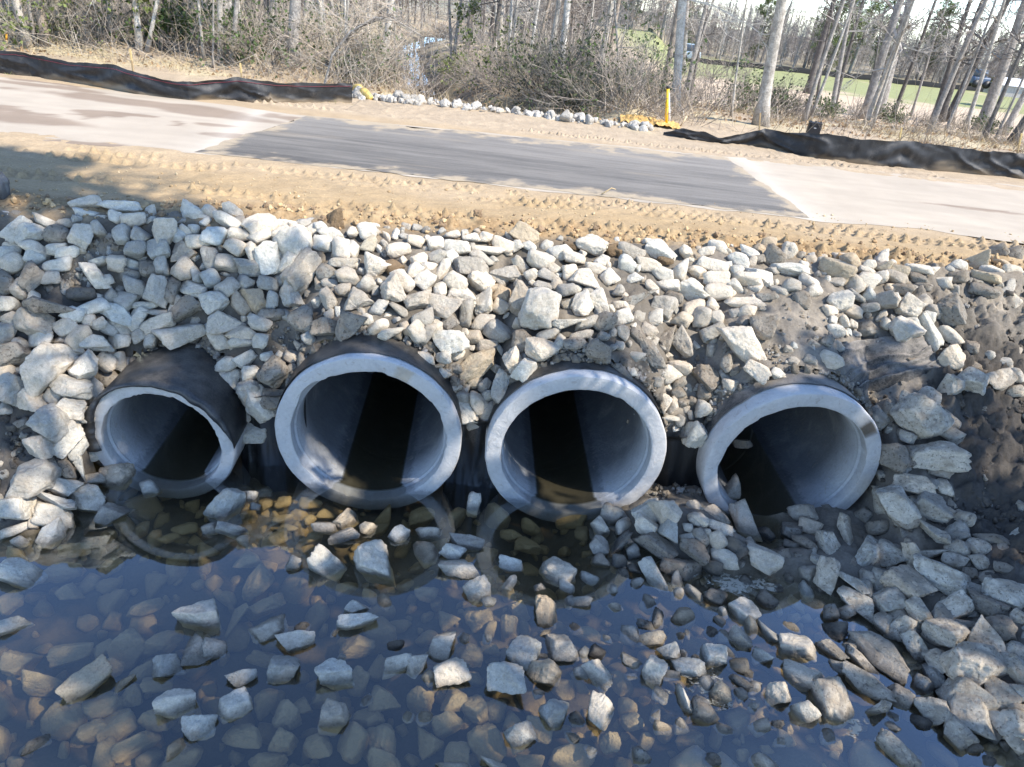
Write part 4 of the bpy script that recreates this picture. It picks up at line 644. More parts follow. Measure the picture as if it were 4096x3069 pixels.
# --- words: landmarks a reader can find, then each rock by its look and where it lies from the nearest landmark
ANCH = [  # x, y in the photo, short name, full label
    (1349, 884, 'the brown crest boulder', 'dark brown pointed boulder standing upright on the crest by the sand'),
    (2104, 945, 'the tan crest boulder', 'largest tan boulder on the crest, above the middle of the slope'),
    (2160, 1242, 'the two-lobed boulder', 'largest pale boulder on the slope, rounded and two-lobed'),
    (1896, 1472, 'the long tan-faced slab', 'long slab with a tan face lying between the second and third pipes'),
    (2983, 1379, 'the long spotted slab', 'long pale spotted slab sliding down the soil above the rightmost pipe'),
    (3681, 1671, 'the notched spotted slab', 'broad pale slab with round dark spots and a notched lower edge right of the rightmost pipe'),
    (3753, 1834, 'the pointed white slab', 'white slab with a pointed right end lying beside the black mud'),
    (2977, 2091, 'the tall stone at the right pipe', 'tall mottled stone leaning in the mouth of the rightmost pipe'),
    (909, 2020, 'the blue-white boulder', 'blue-white boulder at the water edge before the first pipe'),
    (1306, 2247, 'the split-faced boulder', 'boulder with a dark left face and a pale right face standing in the pool'),
    (1514, 2247, 'the biggest pool boulder', 'biggest boulder in the pool, white above and olive below the waterline'),
    (182, 1465, 'the big left-bank boulder', 'largest pale boulder on the bank left of the first pipe, with a brown stain'),
    (134, 1914, 'the rough knobbly boulder', 'large rough knobbly boulder under the mud on the far left bank'),
    (473, 1898, 'the block before the first pipe', 'squarish pale block standing in the mouth of the first pipe'),
    (85, 2300, 'the pale boulder at the left edge', 'rounded pale boulder in blue water, cut by the left picture edge'),
    (805, 2444, 'the white boulder in blue water', 'white peaked boulder alone in the blue reflection, left half of the pool'),
    (2186, 2451, 'the two-tone standing stone', 'upright stone, white above water and tan below, in the middle of the pool'),
    (3053, 2236, 'the broad muddy boulder', 'broad mottled boulder with a muddy top below the tall stone'),
    (3773, 2314, 'the long mud-topped slab', 'long slab with a brown muddy top in the lower right heap'),
    (3893, 2657, 'the big pale wedge', 'biggest pale angular boulder in the lower right heap'),
    (3515, 2609, 'the long grey boulder', 'long grey rounded boulder at the waterline of the lower right heap'),
    (3328, 2809, 'the flat stone in the foam', 'large pitted pale stone lying flat in the shallows at lower right'),
    (3187, 2586, 'the square shore block', 'squarish pale block with a crack lying in the shallow water at right'),
    (2228, 2861, 'the heart-shaped stone', 'grey heart-shaped stone with pitted top, bottom centre of the pool'),
    (352, 2719, 'the tan boulder at lower left', 'largest tan boulder in the shallows at the lower left of the pool'),
    (1206, 1033, 'the long grey slab', 'long grey slab slanting down the upper slope above the second pipe'),
    (215, 1233, 'the brown-topped boulder', 'large boulder with a brown dirty top in the middle of the left slope'),
    (3350, 1076, 'the tan rounded boulder', 'large tan rounded boulder near the crest at the right'),
    (1399, 1296, 'the half-buried earthy rock', 'upright rock caked with earth above, white below, over the second pipe'),
    (2160, 1390, 'the pale block above the third pipe', 'pale faceted block perched just above the third pipe'),
    (2779, 1742, 'the pale block in the right gap', 'large pale block at the bottom of the gap left of the rightmost pipe'),
    (3614, 1323, 'the faceted block by the flap', 'pale faceted block just above the black fabric flap'),
]
for ax_, ay_, sh, full in ANCH:
    c = min((r for r in INDIV if 'anch' not in r), key=lambda r: math.hypot(r['x']-ax_, r['y']-ay_)); c['anch'] = (sh, full)
AL = [r for r in INDIV if 'anch' in r]
PLACES = [(650, 1740, 'the first pipe'), (1470, 1730, 'the second pipe'), (2300, 1790, 'the third pipe'), (3160, 1840, 'the rightmost pipe')]
def dirword(dx, dy):
    a = math.degrees(math.atan2(-dy, dx)) % 360
    return ['right of', 'above right of', 'above', 'above left of', 'left of', 'below left of', 'below', 'below right of'][int(((a+22.5) % 360)//45)]
def sizeword(i): return 'very large' if i < 40 else 'large' if i < 120 else 'medium' if i < 220 else 'small'
def shapeword(r):
    if r['w'] > 1.9*r['h']: return 'long'
    return {'b': 'blocky', 't': 'wedge-shaped', 's': 'flat', 'r': 'rounded'}[r['kind']]
def tiltword(r):
    a = (r['a']+90) % 180-90
    return 'lying level' if abs(a) < 13 else 'standing upright' if abs(a) > 68 else 'slanting up to the right' if a > 0 else 'slanting down to the right'
def place(r, k):
    o = sorted(AL, key=lambda q: math.hypot(q['x']-r['x'], q['y']-r['y']))[k]; d = math.hypot(o['x']-r['x'], o['y']-r['y'])
    touch = d < .62*(max(r['w'], r['h'])+max(o['w'], o['h']))
    return ('just ' if touch else '')+dirword(r['x']-o['x'], r['y']-o['y'])+' '+o['anch'][0]
def lab(r, i, lv):
    st = {'under': 'submerged ', 'half': 'half-wet ', '': ''}[r['wet']]
    tone = TONEW[r['t']] if r['wet'] != 'under' or r['t'] in 'tk' else {'d': 'brownish'}.get(r['t'], 'dull grey')
    a = f"{sizeword(i)} {st}{tone} {shapeword(r)} rock"
    if lv >= 1: a += ' '+tiltword(r)
    return a+' '+place(r, 0)
labs = {}
for i, r in enumerate(INDIV):
    if 'anch' in r: r['label'] = r['anch'][1]
    else: r['label'] = lab(r, i, 0)
from collections import Counter
for lv in (1,):
    cnt = Counter(r['label'] for r in INDIV)
    for i, r in enumerate(INDIV):
        if cnt[r['label']] > 1 and 'anch' not in r: r['label'] = lab(r, i, lv)
byl = {}
for r in INDIV: byl.setdefault(r['label'], []).append(r)
ORD = ['leftmost', 'second from left,', 'third from left,', 'fourth from left,', 'fifth from left,', 'sixth from left,']
for l, g in byl.items():
    if len(g) > 1:
        g.sort(key=lambda r: r['x'])
        for j, r in enumerate(g): r['label'] = (('left of two:' if j == 0 else 'right of two:') if len(g) == 2 else ORD[min(j, 5)])+' '+l
for r in INDIV:
    for a, b in (('slanting down to the right', 'slanting down right'), ('slanting up to the right', 'slanting up right'), ('above the third pipe', 'over pipe three'), ('just ', ''), ('standing upright', 'upright'), ('medium ', ''), ('lying level', 'level'), (' from left,', '-left'), ('slanting down right', 'right-slanting'), ('slanting up right', 'left-slanting'), ('the ', ''), ('the ', ''), ('left of two:', 'left'), ('right of two:', 'right')):
        if len(r['label'].split()) > 16: r['label'] = r['label'].replace(a, b)
def rock_mat(r):
    e1, e2, e3 = r['e']; w, h, d = r['dims']; P = r['P']
    return Matrix([[e1[i]*w, e2[i]*h, e3[i]*d, P[i]] for i in range(3)]+[[0, 0, 0, 1]])
def rock_tone(r):
    base = np.array(TONE[r['t']])*RG.uniform(.86, 1.1)*(1+RG.normal(0, .035)*np.array([1, 0, -1]))
    dirt = {'d': .9, 'k': .7, 'w': .28, 'g': .35, 't': .3, 'n': .15}[r['t']]
    if r['x'] > 3250 and r['y'] > 1500: dirt = max(dirt, .7); base = base*1.0
    if r['y'] < 1150 and r['t'] == 'w': dirt *= .5
    return (*np.clip(base, 0, .8), dirt)
for r in INDIV:
    o = bpy.data.objects.new('rock', MESH[r['kind']][r['seed']]); COL.objects.link(o); o.matrix_world = rock_mat(r); o.color = rock_tone(r)
    tag(o, r['label'], 'rock', 'riprap rocks on the bank and in the pool')
# --- the rest of the riprap: the smaller stones read from the photo and the stones under and between them
allp = [(r['x'], r['y'], .5*math.sqrt(r['w']*r['h'])) for r in ROCKS]; AP = np.array(allp)
SOIL = [(3900, 1750, 120, 120), (430, 1000, 85, 48), (300, 1110, 70, 60), (1150, 1345, 130, 70), (2290, 1420, 130, 36), (3170, 1290, 160, 90), (3080, 1420, 60, 60), (3830, 1300, 260, 130), (3950, 1850, 170, 330), (60, 1700, 110, 110), (2560, 1560, 60, 120), (2850, 1580, 90, 60), (3560, 1460, 230, 140), (2700, 1950, 110, 70), (3420, 1600, 90, 60), (2750, 1480, 150, 60)]
def in_soil(x, y): return any(((x-a)/c)**2+((y-b)/d)**2 < 1 for a, b, c, d in SOIL)
FILL = []; FP = np.zeros((0, 3)); FS = np.zeros(0)
def fill_from(X, Y, S, Z, tones, minf, most):
    global FP, FS
    P = np.stack([X, Y, Z], 1); x, y, w = to_px(P); rpx = .5*S*FPX/w; n0 = len(FILL)
    for i in np.where((x > -200) & (x < 4300) & (y > 700) & (y < 3250))[0]:
        if len(FILL)-n0 >= most: break
        if in_soil(x[i], y[i]): continue
        if (np.hypot(AP[:, 0]-x[i], AP[:, 1]-y[i])/(AP[:, 2]+rpx[i])).min() < minf: continue
        if len(FP) and (np.linalg.norm(FP-P[i], axis=1)/(FS+S[i])).min() < .42: continue
        FILL.append((P[i], S[i], tones[int(RG.integers(len(tones)))])); FP = np.vstack([FP, P[i]]); FS = np.append(FS, S[i])
SZ = np.array([.10, .14, .18, .24])
X = RG.uniform(-6.5, 6.5, 9000); inb = (X > -4) & (X < 3.9); y0 = np.where(inb, face_y(X)+cliff_off(X)+.08, 4.0); Y = y0+(crest_y(X)+.12-y0)*RG.random(9000)
S = RG.choice(SZ, 9000, p=[.3, .3, .25, .15]); Z = H0(X, Y); k = Z > .02
fill_from(X[k], Y[k], S[k], Z[k]-S[k]*.05, 'wwggd', .74, 640)
X = RG.uniform(.9, 4.6, 3000); Y = RG.uniform(2.2, 5.6, 3000); S = RG.choice(SZ, 3000, p=[.3, .3, .25, .15]); k = shore_d(X, Y) > .05
fill_from(X[k], Y[k], S[k], H0(X[k], Y[k])-S[k]*.05, 'wggdd', .75, 280)
X = RG.uniform(-4.6, 4.0, 6000); Y = RG.uniform(1.9, 5.75, 6000); S = RG.choice([.07, .11, .17, .24, .34], 6000, p=[.2, .25, .25, .2, .1]); Z = H0(X, Y); k = (shore_d(X, Y) < 0) & (Y < face_y(X)+.15) & (Z < -.02)
fill_from(X[k], Y[k], S[k], np.minimum(Z[k]+S[k]*.12, -.08-S[k]*.3), 'ddtgk', .6, 420)
from mathutils import Quaternion
Q = np.concatenate([RG.normal((2750, 2720), (330, 190), (130, 2)), RG.normal((1900, 2700), (420, 230), (70, 2))]); P = at_z(Q[:, 0], Q[:, 1], np.zeros(len(Q))); S = RG.choice([.09, .13, .18, .23], len(P), p=[.3, .3, .25, .15]); k = shore_d(P[:, 0], P[:, 1]) < 0
fill_from(P[k, 0], P[k, 1], S[k], -.01-S[k]*.08, 'wwgdt', .62, 70)
VV, FF, TT = [], [], []; off = 0
def addlow(kind, seed, Mx, tone):
    global off
    P, F = LOW[kind][seed]; Mx = np.array(Mx); VV.append(P@Mx[:3, :3].T+Mx[:3, 3]); FF.append(F+off); TT.append(np.tile(tone, (len(P), 1))); off += len(P)
for r in REST: addlow(r['kind'], r['seed'], rock_mat(r), rock_tone(r))
for P, s_, t in FILL:
    k = ('bbbbtrs' if P[2] > -.02 else 'brrrtrs')[int(RG.integers(7))]; q = RG.normal(0, 1, 4); q /= np.linalg.norm(q)
    R3 = np.array(Quaternion(q).to_matrix()); S = np.diag([s_*RG.uniform(.95, 1.4), s_*RG.uniform(.75, 1.0), s_*RG.uniform(.6, .95)]); Mx = np.eye(4); Mx[:3, :3] = R3@S; Mx[:3, 3] = P
    px1, py1, _w = to_px(P)
    addlow(k, int(RG.integers(NV[k])), Mx, rock_tone(dict(t=t, x=px1, y=py1)))
def strip_rock(P, s_, tone):
    q = RG.normal(0, 1, 4); q /= np.linalg.norm(q); R3 = np.array(Quaternion(q).to_matrix()); S = np.diag(s_*RG.uniform(.7, 1.2, 3)); Mx = np.eye(4); Mx[:3, :3] = R3@S; Mx[:3, 3] = P
    addlow('bbts'[int(RG.integers(4))], int(RG.integers(6)), Mx, tone)
o = npmesh('riprap', np.concatenate(VV), np.concatenate(FF), M['rubble'], np.concatenate(TT))
tag(o, 'smaller broken stone filling the gaps between the large rocks of the bank and pool', 'riprap', None, 'stuff')
VV, FF, TT = [], [], []; off = 0
for _ in range(430):       # the far end of the culvert: a strip of white stone across the road
    u_ = RG.uniform(0, 1); P = np.array([np.interp(u_, [0, .3, .62, 1], [-4.1, -2.4, -.39, 2.3]), np.interp(u_, [0, .3, .62, 1], [15.75, 16.05, 16.1, 15.95]), 0])+np.array([RG.normal(0, .1), RG.uniform(-.2, .8), 0]); s_ = RG.choice([.07, .11, .16, .22, .27], p=[.3, .3, .22, .13, .05])
    P[2] = 2.2-.55*max(P[1]-16.2, 0)+.05+RG.uniform(-.02, .06); strip_rock(P, s_, (*(np.array([.58, .54, .47])*RG.uniform(.7, 1.1)), .4))
o = npmesh('far_riprap', np.concatenate(VV), np.concatenate(FF), M['rubble'], np.concatenate(TT)); tag(o, 'band of white broken stone along the far road edge before the creek', 'riprap', None, 'stuff')
# --- gravel crumbs and earth clods
def crumbs(name, label, P, S, tone, sub=3):
    D, F = ICO[sub]; SH = [D*(1+.55*fbm3(D*1.5+k*9.3, 4, 5, .65))[:, None] for k in range(12)]; VV, FF, TT = [], [], []
    for i in range(len(P)):
        VV.append(SH[int(RG.integers(12))]*S[i]*RG.uniform(.6, 1.1, 3)+P[i]+np.array([0, 0, S[i]*.28])); FF.append(F+i*len(D))
        TT.append(np.tile((*(np.array(tone[int(RG.integers(len(tone)))])*RG.uniform(.8, 1.15)), .4), (len(D), 1)))
    o = npmesh(name, np.concatenate(VV), np.concatenate(FF), M['ground' if 'clod' in name else 'rubble'], np.concatenate(TT)); tag(o, label, name.replace('_', ' '), None, 'stuff')
EX, EY, EZ = [], [], []
for cx, cy_, cz, R, r in PIPES:
    a = RG.uniform(.15, math.pi-.15, 170); x = cx+(R+.02)*np.cos(a); EX.append(x); EY.append(face_y(x)+cliff_off(x)+np.abs(RG.normal(0, .05, 170))-.03); EZ.append(cz+(R+.015)*np.sin(a))
E_ = np.stack([np.concatenate(EX), np.concatenate(EY), np.concatenate(EZ)], 1)
crumbs('grit', 'grit and small clods lying along the soil edge over the pipes', E_, RG.choice([.012, .022, .035, .055], len(E_), p=[.3, .35, .25, .1]), [(.24, .205, .16), (.18, .155, .12), (.34, .31, .27)])
k = RG.integers(1, len(SOIL), 800); SA = np.array(SOIL, float)[k]
P = ground_hit(SA[:, 0]+RG.normal(0, 1, 800)*SA[:, 2]*.5, SA[:, 1]+RG.normal(0, 1, 800)*SA[:, 3]*.5); P = P[(P[:, 2] > .03) & (P[:, 1] < 9)]
crumbs('gravel', 'loose pebbles scattered on the bare soil of the bank', P, RG.choice([.008, .014, .024, .04], len(P), p=[.4, .3, .2, .1]), [(.40, .38, .34), (.30, .27, .22), (.27, .22, .16)])
X = RG.uniform(-6, 7, 1100); Y = crest_y(X)+.28+RG.normal(0, .16, 1100)
crumbs('dirt_clods', 'crumbled orange clods along the edge between sand and riprap', np.stack([X, Y, H(X, Y)], 1), RG.choice([.008, .014, .024, .04], 1100, p=[.45, .33, .17, .05]), [(.38, .25, .13), (.44, .31, .17), (.22, .15, .09)])
X = RG.uniform(-8, 8, 900); Y = crest_y(X)+RG.uniform(.3, 1.9, 900)
crumbs('sand_clods', 'small crumbs lying on the tyre-printed sand', np.stack([X, Y, H(X, Y)], 1), RG.choice([.006, .010, .018], 900, p=[.6, .3, .1]), [(.40, .28, .15), (.46, .36, .22)])
Q = np.concatenate([RG.normal((3950, 1850), (160, 330), (800, 2)), RG.normal((70, 1720), (90, 110), (250, 2)), RG.normal((3990, 1330), (120, 120), (150, 2))])
P = ground_hit(Q[:, 0], Q[:, 1]); P = P[(P[:, 2] > .05) & (P[:, 1] < 8.2) & ((Q[:, 0] > 900) | (P[:, 0] < -3.9))]
crumbs('mud_clods', 'dark wet clods on the mud banks at both sides', P, RG.choice([.010, .018, .030, .05], len(P), p=[.4, .35, .2, .05]), [(.085, .072, .058), (.105, .09, .072), (.07, .06, .05)])
SHADE_GAP = 0.22
SHADE = [(5.4, -1.0, 15, .42), (7.6, .1, 15.5, .42), (9.8, -1.4, 17, .42), (12.4, .2, 16, .42), (4.4, .9, 12.5, .42), (11.4, 1.3, 11, .42), (6.4, 2.2, 18.5, .78)]
# ------------------------------------------------------------ silt fences, markers and small things by the road
def on_plane_y(px, py, Y):
    d = px_dir(px, py); return CP+d*(Y/d[1])
def silt_fence(name, label, base, top, stakes, red, seed, rows=22):
    B = np.array([ground_hit(x, y, 0)[0] for x, y in base]); T = np.array([on_plane_y(x, y, np.interp(x, B[:, 0]*0+np.array([q[0] for q in base]), B[:, 1])) for x, y in top])
    L = np.concatenate([[0], np.cumsum(np.linalg.norm(np.diff(B[:, :2], axis=0), axis=1))]); n = int(L[-1]/.045); u = np.linspace(0, L[-1], n)
    bp = np.array([q[0] for q in base], float); bx = np.interp(u, L, B[:, 0]); by = np.interp(u, L, B[:, 1])
    upx = np.interp(u, L, bp); tz = np.interp(upx, [q[0] for q in top], T[:, 2]); bz = H(bx, by)-.03
    w = np.linspace(0, 1, rows)[:, None]; U = np.repeat(u[None], rows, 0); WW = np.repeat(w, n, 1)
    g = np.gradient(bx), np.gradient(by); nl = np.hypot(*g); nxn, nyn = g[1]/nl, -g[0]/nl
    big = .022*fbm2(U*1.1, WW*1.2, 3, seed)+.016*np.sin(U*7+WW*5+3*fbm2(U*.8, WW*2, 2, seed+2))*fbm2(U*.7, WW*0, 2, seed+3)+.010*fbm2(U*14, WW*2, 3, seed+5)+.05*np.maximum(0, fbm2(U*.6, WW*0, 2, seed+6)+.2)*(1-np.abs(np.sin(U*3.3+WW*2.6+1.5*fbm2(U*1.2, WW*1.5, 2, seed+7))))**3
    for sx, _a, _b, _c in stakes:      # taut creases fan out from each stake
        su = np.interp(sx, bp, L); dd = np.abs(U-su); big = big+.035*np.exp(-dd/.5)*np.sin((WW*9+dd*7))
    lean = .10*(WW-.2)+.05*np.sin(WW*3.0)
    off = big*np.minimum(1, WW*4)+lean*0+.05*(1-WW)**3*-1.0
    X = bx[None]+nxn[None]*off; Y = by[None]+nyn[None]*off; Z = bz[None]+(tz-bz)[None]*WW+.012*fbm2(U*6, WW*2, 2, seed+8)*(WW > .9)
    V = np.stack([X, Y, Z], -1).reshape(-1, 3); i = (np.arange(rows-1)[:, None]*n+np.arange(n-1)[None]).ravel()
    c0 = B[len(B)//2]; root = empty(name, c0, label, 'silt fence', 'black silt fences along the work site')
    npmesh('fabric', V, np.stack([i, i+1, i+n+1, i+n], 1), M['fence_fabric'], np.array([.013, .013, .014])+(np.array([.26, .20, .13])-.013)*(sm(.30, .0, WW+.22*fbm2(U*1.5, WW*2, 4, seed+11))*.75).reshape(-1, 1), True, root)
    if red:
        m = MB(); k = int(rows*.86); m.tube([(X[k, j]+nxn[j]*.006*1, Y[k, j]-.008, Z[k, j]) for j in range(0, n, 2)], .0045, 4, True, (.16, .02, .03)); m.build('thread', M['paint'], root)
    for sx, sb, tx, ty in stakes:
        P0 = np.array([np.interp(sx, upx, bx), np.interp(sx, upx, by)+.13, 0]); P0[2] = float(H(P0[0], P0[1])); P1 = on_plane_y(tx, ty, P0[1])
        m = MB(); m.tube([P0, P0*.25+P1*.75], .019, 4, True, (.36, .25, .13)); m.tube([P0*.25+P1*.75, P1], .019, 4, True, (.50, .36, .16) if sb else (.36, .25, .13)); m.build('stake', M['wood'], root, False)
k_ = 1.8526
silt_fence('silt_fence', 'long black silt fence with a red thread on the left beyond the pale road', [(-160, 262), (0, 293), (120, 305), (370, 346), (556, 380), (760, 404), (889, 400), (1037, 409), (1240, 412), (1412, 412)],
           [(-160, 185), (0, 204), (74, 206), (296, 250), (480, 262), (611, 305), (700, 324), (778, 330), (900, 318), (963, 309), (1110, 330), (1270, 334), (1412, 332)], [(530, 1, 520, 196), (963, 1, 961, 253)], True, 3)
silt_fence('silt_fence', 'sagging wrinkled black silt fence on the right beyond the white road', [(2652, 541), (2742, 556), (2853, 571), (3038, 589), (3260, 634), (3520, 667), (3705, 680), (3890, 700), (4096, 720), (4300, 745)],
           [(2652, 528), (2723, 514), (2816, 528), (2870, 553), (2964, 534), (3038, 510), (3112, 528), (3279, 531), (3446, 558), (3575, 560), (3659, 568), (3890, 600), (4001, 604), (4096, 616), (4300, 628)], [(3038, 0, 3042, 452), (3590, 1, 3607, 511), (4065, 1, 4087, 534)], False, 9)
# far fence at the end of the field
u = np.linspace(0, 1, 60); X = 16+50*u; Y = 103+9*u; Z0 = H0(X, Y); V = np.concatenate([np.stack([X, Y, Z0-.05], 1), np.stack([X, Y, Z0+.62+.06*fbm2(X*.4, Y*0, 2, 5)], 1), np.stack([X, Y+.03, Z0+.62], 1)]); i = np.arange(59)
tag(npmesh('silt_fence', V, np.concatenate([np.stack([i, i+1, i+61, i+60], 1), np.stack([i+60, i+61, i+121, i+120], 1)]), M['twig'], np.full((180, 3), .015)), 'thin black silt fence along the far side of the green field', 'silt fence', 'black silt fences along the work site')
def stick(name, label, cat, p0, p1, r, col, mat='paint', n=8, parent=None):
    m = MB(); m.tube([p0, np.array(p0)*.5+np.array(p1)*.5, p1], r, n, True, col); o = m.build(name, M[mat], parent); return tag(o, label, cat) if label else o
P0 = ground_hit(2664, 503)[0]; P1 = on_plane_y(2672, 350, P0[1])
root = empty('marker_post', P0, 'tall yellow marker post with a dark cap beyond the road', 'marker post'); dv = P1-P0
stick('post', None, None, P0, P1, .036, (.78, .47, .02), n=12, parent=root); m = MB(); m.tube([P1-dv*.03, P1+dv*.035], .043, 12, True, (.03, .03, .03)); m.build('cap', M['paint'], root)
P0 = ground_hit(2681, 500)[0]+np.array([0, .12, 0]); P1 = on_plane_y(2675, 372, P0[1]); stick('white_pipe', 'thin white plastic pipe leaning against the yellow marker post', 'pipe', P0, P1, .024, (.75, .75, .74), n=10)
P0 = ground_hit(2720, 508)[0]; P1 = on_plane_y(2748, 465, P0[1]); stick('wooden_stake', 'short pale wooden stake leaning right beside the yellow marker post', 'stake', P0, P1, .022, (.58, .45, .28), 'wood', 4)
P0 = ground_hit(2734, 478)[0]; P1 = on_plane_y(2734, 442, P0[1]); stick('wooden_stake', 'short upright white-topped stake right of the yellow marker post', 'stake', P0, P1, .018, (.62, .55, .45), 'wood', 4)
P0 = ground_hit(30, 196)[0]; P1 = on_plane_y(24, 136, P0[1])
root = empty('survey_stake', P0, 'upright wooden survey stake with an orange top behind the left fence', 'stake'); stick('shaft', None, None, P0, P0*.4+P1*.6, .022, (.42, .31, .18), 'wood', 4, root); m = MB(); m.tube([P0*.4+P1*.6, P1], .023, 4, True, (.75, .33, .03)); m.build('painted_top', M['paint'], root)
# yellow sock and netting
Q0 = ground_hit(1424, 372)[0]+np.array([0, 0, .09]); Q1 = ground_hit(1478, 404)[0]+np.array([0, 0, .07]); m = MB()
pts = [Q0*(1-t)+Q1*t+np.array([.03*math.sin(7*t), 0, .04*math.sin(3*t)+.02*math.sin(11*t)]) for t in np.linspace(0, 1, 14)]; m.tube(pts, [.075+.018*math.sin(9*t+1) for t in np.linspace(0, 1, 14)], 12, True, (.58, .41, .12)); tag(m.build('sediment_sock', M['paint']), 'yellow stuffed sock lying at the right end of the left black fence', 'sock')
u, w = np.meshgrid(np.linspace(0, 1, 90), np.linspace(0, 1, 24)); GA = ground_hit(2480, 488)[0]; GB = ground_hit(2720, 520)[0]
P = GA*(1-u)[..., None]+GB*u[..., None]+np.array([.05, .75, 0])*(w-.2)[..., None]; P[..., 2] = H0(P[..., 0], P[..., 1])+.05+.09*np.maximum(0, .5+fbm2(u*6, w*1.5, 4, 4))*np.sin(w*math.pi)*(.35+.65*np.sin(u*math.pi))+.03*fbm2(u*22, w*9, 2, 5)
i = (np.arange(23)[:, None]*90+np.arange(89)[None]).ravel(); tag(npmesh('safety_netting', P.reshape(-1, 3), np.stack([i, i+1, i+91, i+90], 1), M['paint'], np.tile((.50, .31, .10), (u.size, 1))), 'crumpled orange safety netting on the ground beside the yellow marker post', 'netting')
# black equipment case behind the right fence
P0 = ground_hit(3246, 548)[0]; root = empty('equipment_case', P0, 'upright black equipment case standing behind the right fence', 'case'); c = Matrix.Rotation(math.radians(-6), 3, 'Z')
for nm, ctr_, hf in (('body', (0, 0, .17), (.15, .085, .13)), ('lid', (0, 0, .325), (.153, .088, .022))):
    m = MB(); m.box(Vector(P0)+c@Vector(ctr_), hf, c, (.018, .018, .02)); m.build(nm, M['paint'], root, False, .012)
for sx in (-.08, .08): m = MB(); m.box(Vector(P0)+c@Vector((sx, -.092, .30)), (.018, .008, .03), c, (.03, .03, .032)); m.build('latch', M['paint'], root, False, .003)
for sx in (-.12, 0, .12): m = MB(); m.box(Vector(P0)+c@Vector((sx, 0, .358)), (.018, .03, .014), c, (.02, .02, .022)); m.build('stacking_lug', M['paint'], root, False, .004)
m = MB(); m.box(Vector(P0)+c@Vector((0, -.087, .22)), (.028, .003, .008), c, (.55, .55, .55)); m.build('badge', M['paint'], root, False)
# folded black sheet at the left edge, stick on the asphalt, drifted sticks
D, F = ICO[5]; P0 = ground_hit(-4, 782)[0]; R = 1+.32*fbm3(D*np.array([2.5, 2.5, .8]), 4, 8); P = D*R[:, None]*np.array([.10, .16, .20])+P0+np.array([0, 0, .08]); P[:, 2] = np.maximum(P[:, 2], P0[2]-.03)
tag(npmesh('plastic_sheet', P, F, M['fabric'], np.full((len(P), 3), .07)), 'crumpled black plastic sheet on the sand at the left picture edge', 'plastic sheet')
A = ground_hit(2404, 784)[0]; A[2] = 2.285; B = on_plane_y(2455, 757, A[1]+.02); m = MB(); m.tube([A, A*.55+B*.45+np.array([0, 0, .015]), A*.2+B*.8+np.array([.0, 0, .03]), B+np.array([.03, 0, 0])], [.010, .009, .008, .005], 6, True, (.52, .38, .2)); tag(m.build('stick', M['wood']), 'single bent stick standing on the near edge of the asphalt', 'stick')
A = ground_hit(150, 2975)[0]
# --- floating scum on the pool
def foam_material():
    t = NT('pond_scum'); P = t.pos(); a = t.attr().outputs['Color']; mp = t.n('Mapping', {'Vector': P, 'Scale': (1, 1.5, 1), 'Rotation': (0, 0, .3)}).outputs[0]
    f = t.math('ADD', t.noise(mp, 14, 8, .72, .8), t.math('MULTIPLY', t.n('SeparateXYZ', {0: a}).outputs[0], .42)); al = t.ramp(f, .80, .90, 0, .8)
    d = t.n('BsdfDiffuse', {'Color': (.42, .385, .31, 1)}); tr = t.n('BsdfTransparent'); mx = t.n('MixShader', {0: al, 1: tr.outputs[0], 2: d.outputs[0]}); t.t.links.new(mx.outputs[0], t.out.inputs[0]); return t.m
FOAM = foam_material()
def scum(label, cx, cy, sx, sy, amt):
    u, w = np.meshgrid(np.linspace(-1, 1, 50), np.linspace(-1, 1, 50)); rr = np.hypot(u, w); P = at_z(cx+u*sx, cy+w*sy+u*sx*.18, np.full(u.shape, .004)); k = np.clip(1-rr, 0, 1)**.7*amt+.25*fbm2(u*3, w*3, 3, int(cx))*(rr < 1)-(rr >= 1)
    i = (np.arange(49)[:, None]*50+np.arange(49)[None]).ravel(); F = np.stack([i, i+1, i+51, i+50], 1); F = F[(rr.ravel()[F] < 1).all(1)]; used = np.unique(F); mp = np.zeros(2500, int); mp[used] = np.arange(len(used))
    tag(npmesh('foam', P.reshape(-1, 3)[used], mp[F], FOAM, np.repeat(k.reshape(-1, 1), 3, 1)[used]), label, 'foam', None, 'stuff')
scum('pale scum floating on dark water below the right-hand heap', 2960, 2330, 330, 110, 1.0)
scum('cream foam floating around the lit stones right of the pool', 2830, 2760, 260, 150, 1.0)
scum('thin foam drifting at the foot of the lower right heap', 3420, 2900, 130, 120, .8)
scum('a few foam flakes on the left of the pool', 330, 2770, 220, 90, .5)
# fallen logs by the creek
for (x0, y0, x1, y1, w_, l) in ((1660, 372, 1790, 352, 22, 'dark fallen log lying across the creek bank'), (1740, 386, 1860, 366, 18, 'shorter dark log below the fallen log at the creek'), (1585, 320, 1680, 405, 9, 'thin pale branch leaning into the creek from the left bank')):
    A = ground_hit(x0, y0)[0]+np.array([0, 0, .12]); B = on_plane_y(x1, y1, A[1]+.4); r = w_/FPX*float((A-CP)@FW)/2; m = MB(); m.tube([A*(1-t)+B*t+np.array([0, 0, .06*math.sin(5*t)]) for t in np.linspace(0, 1, 8)], [r*(1-.4*t) for t in np.linspace(0, 1, 8)], 8, True, (.07, .06, .05) if 'dark' in l else (.42, .38, .32)); tag(m.build('fallen_log', M['bark']), l, 'log')
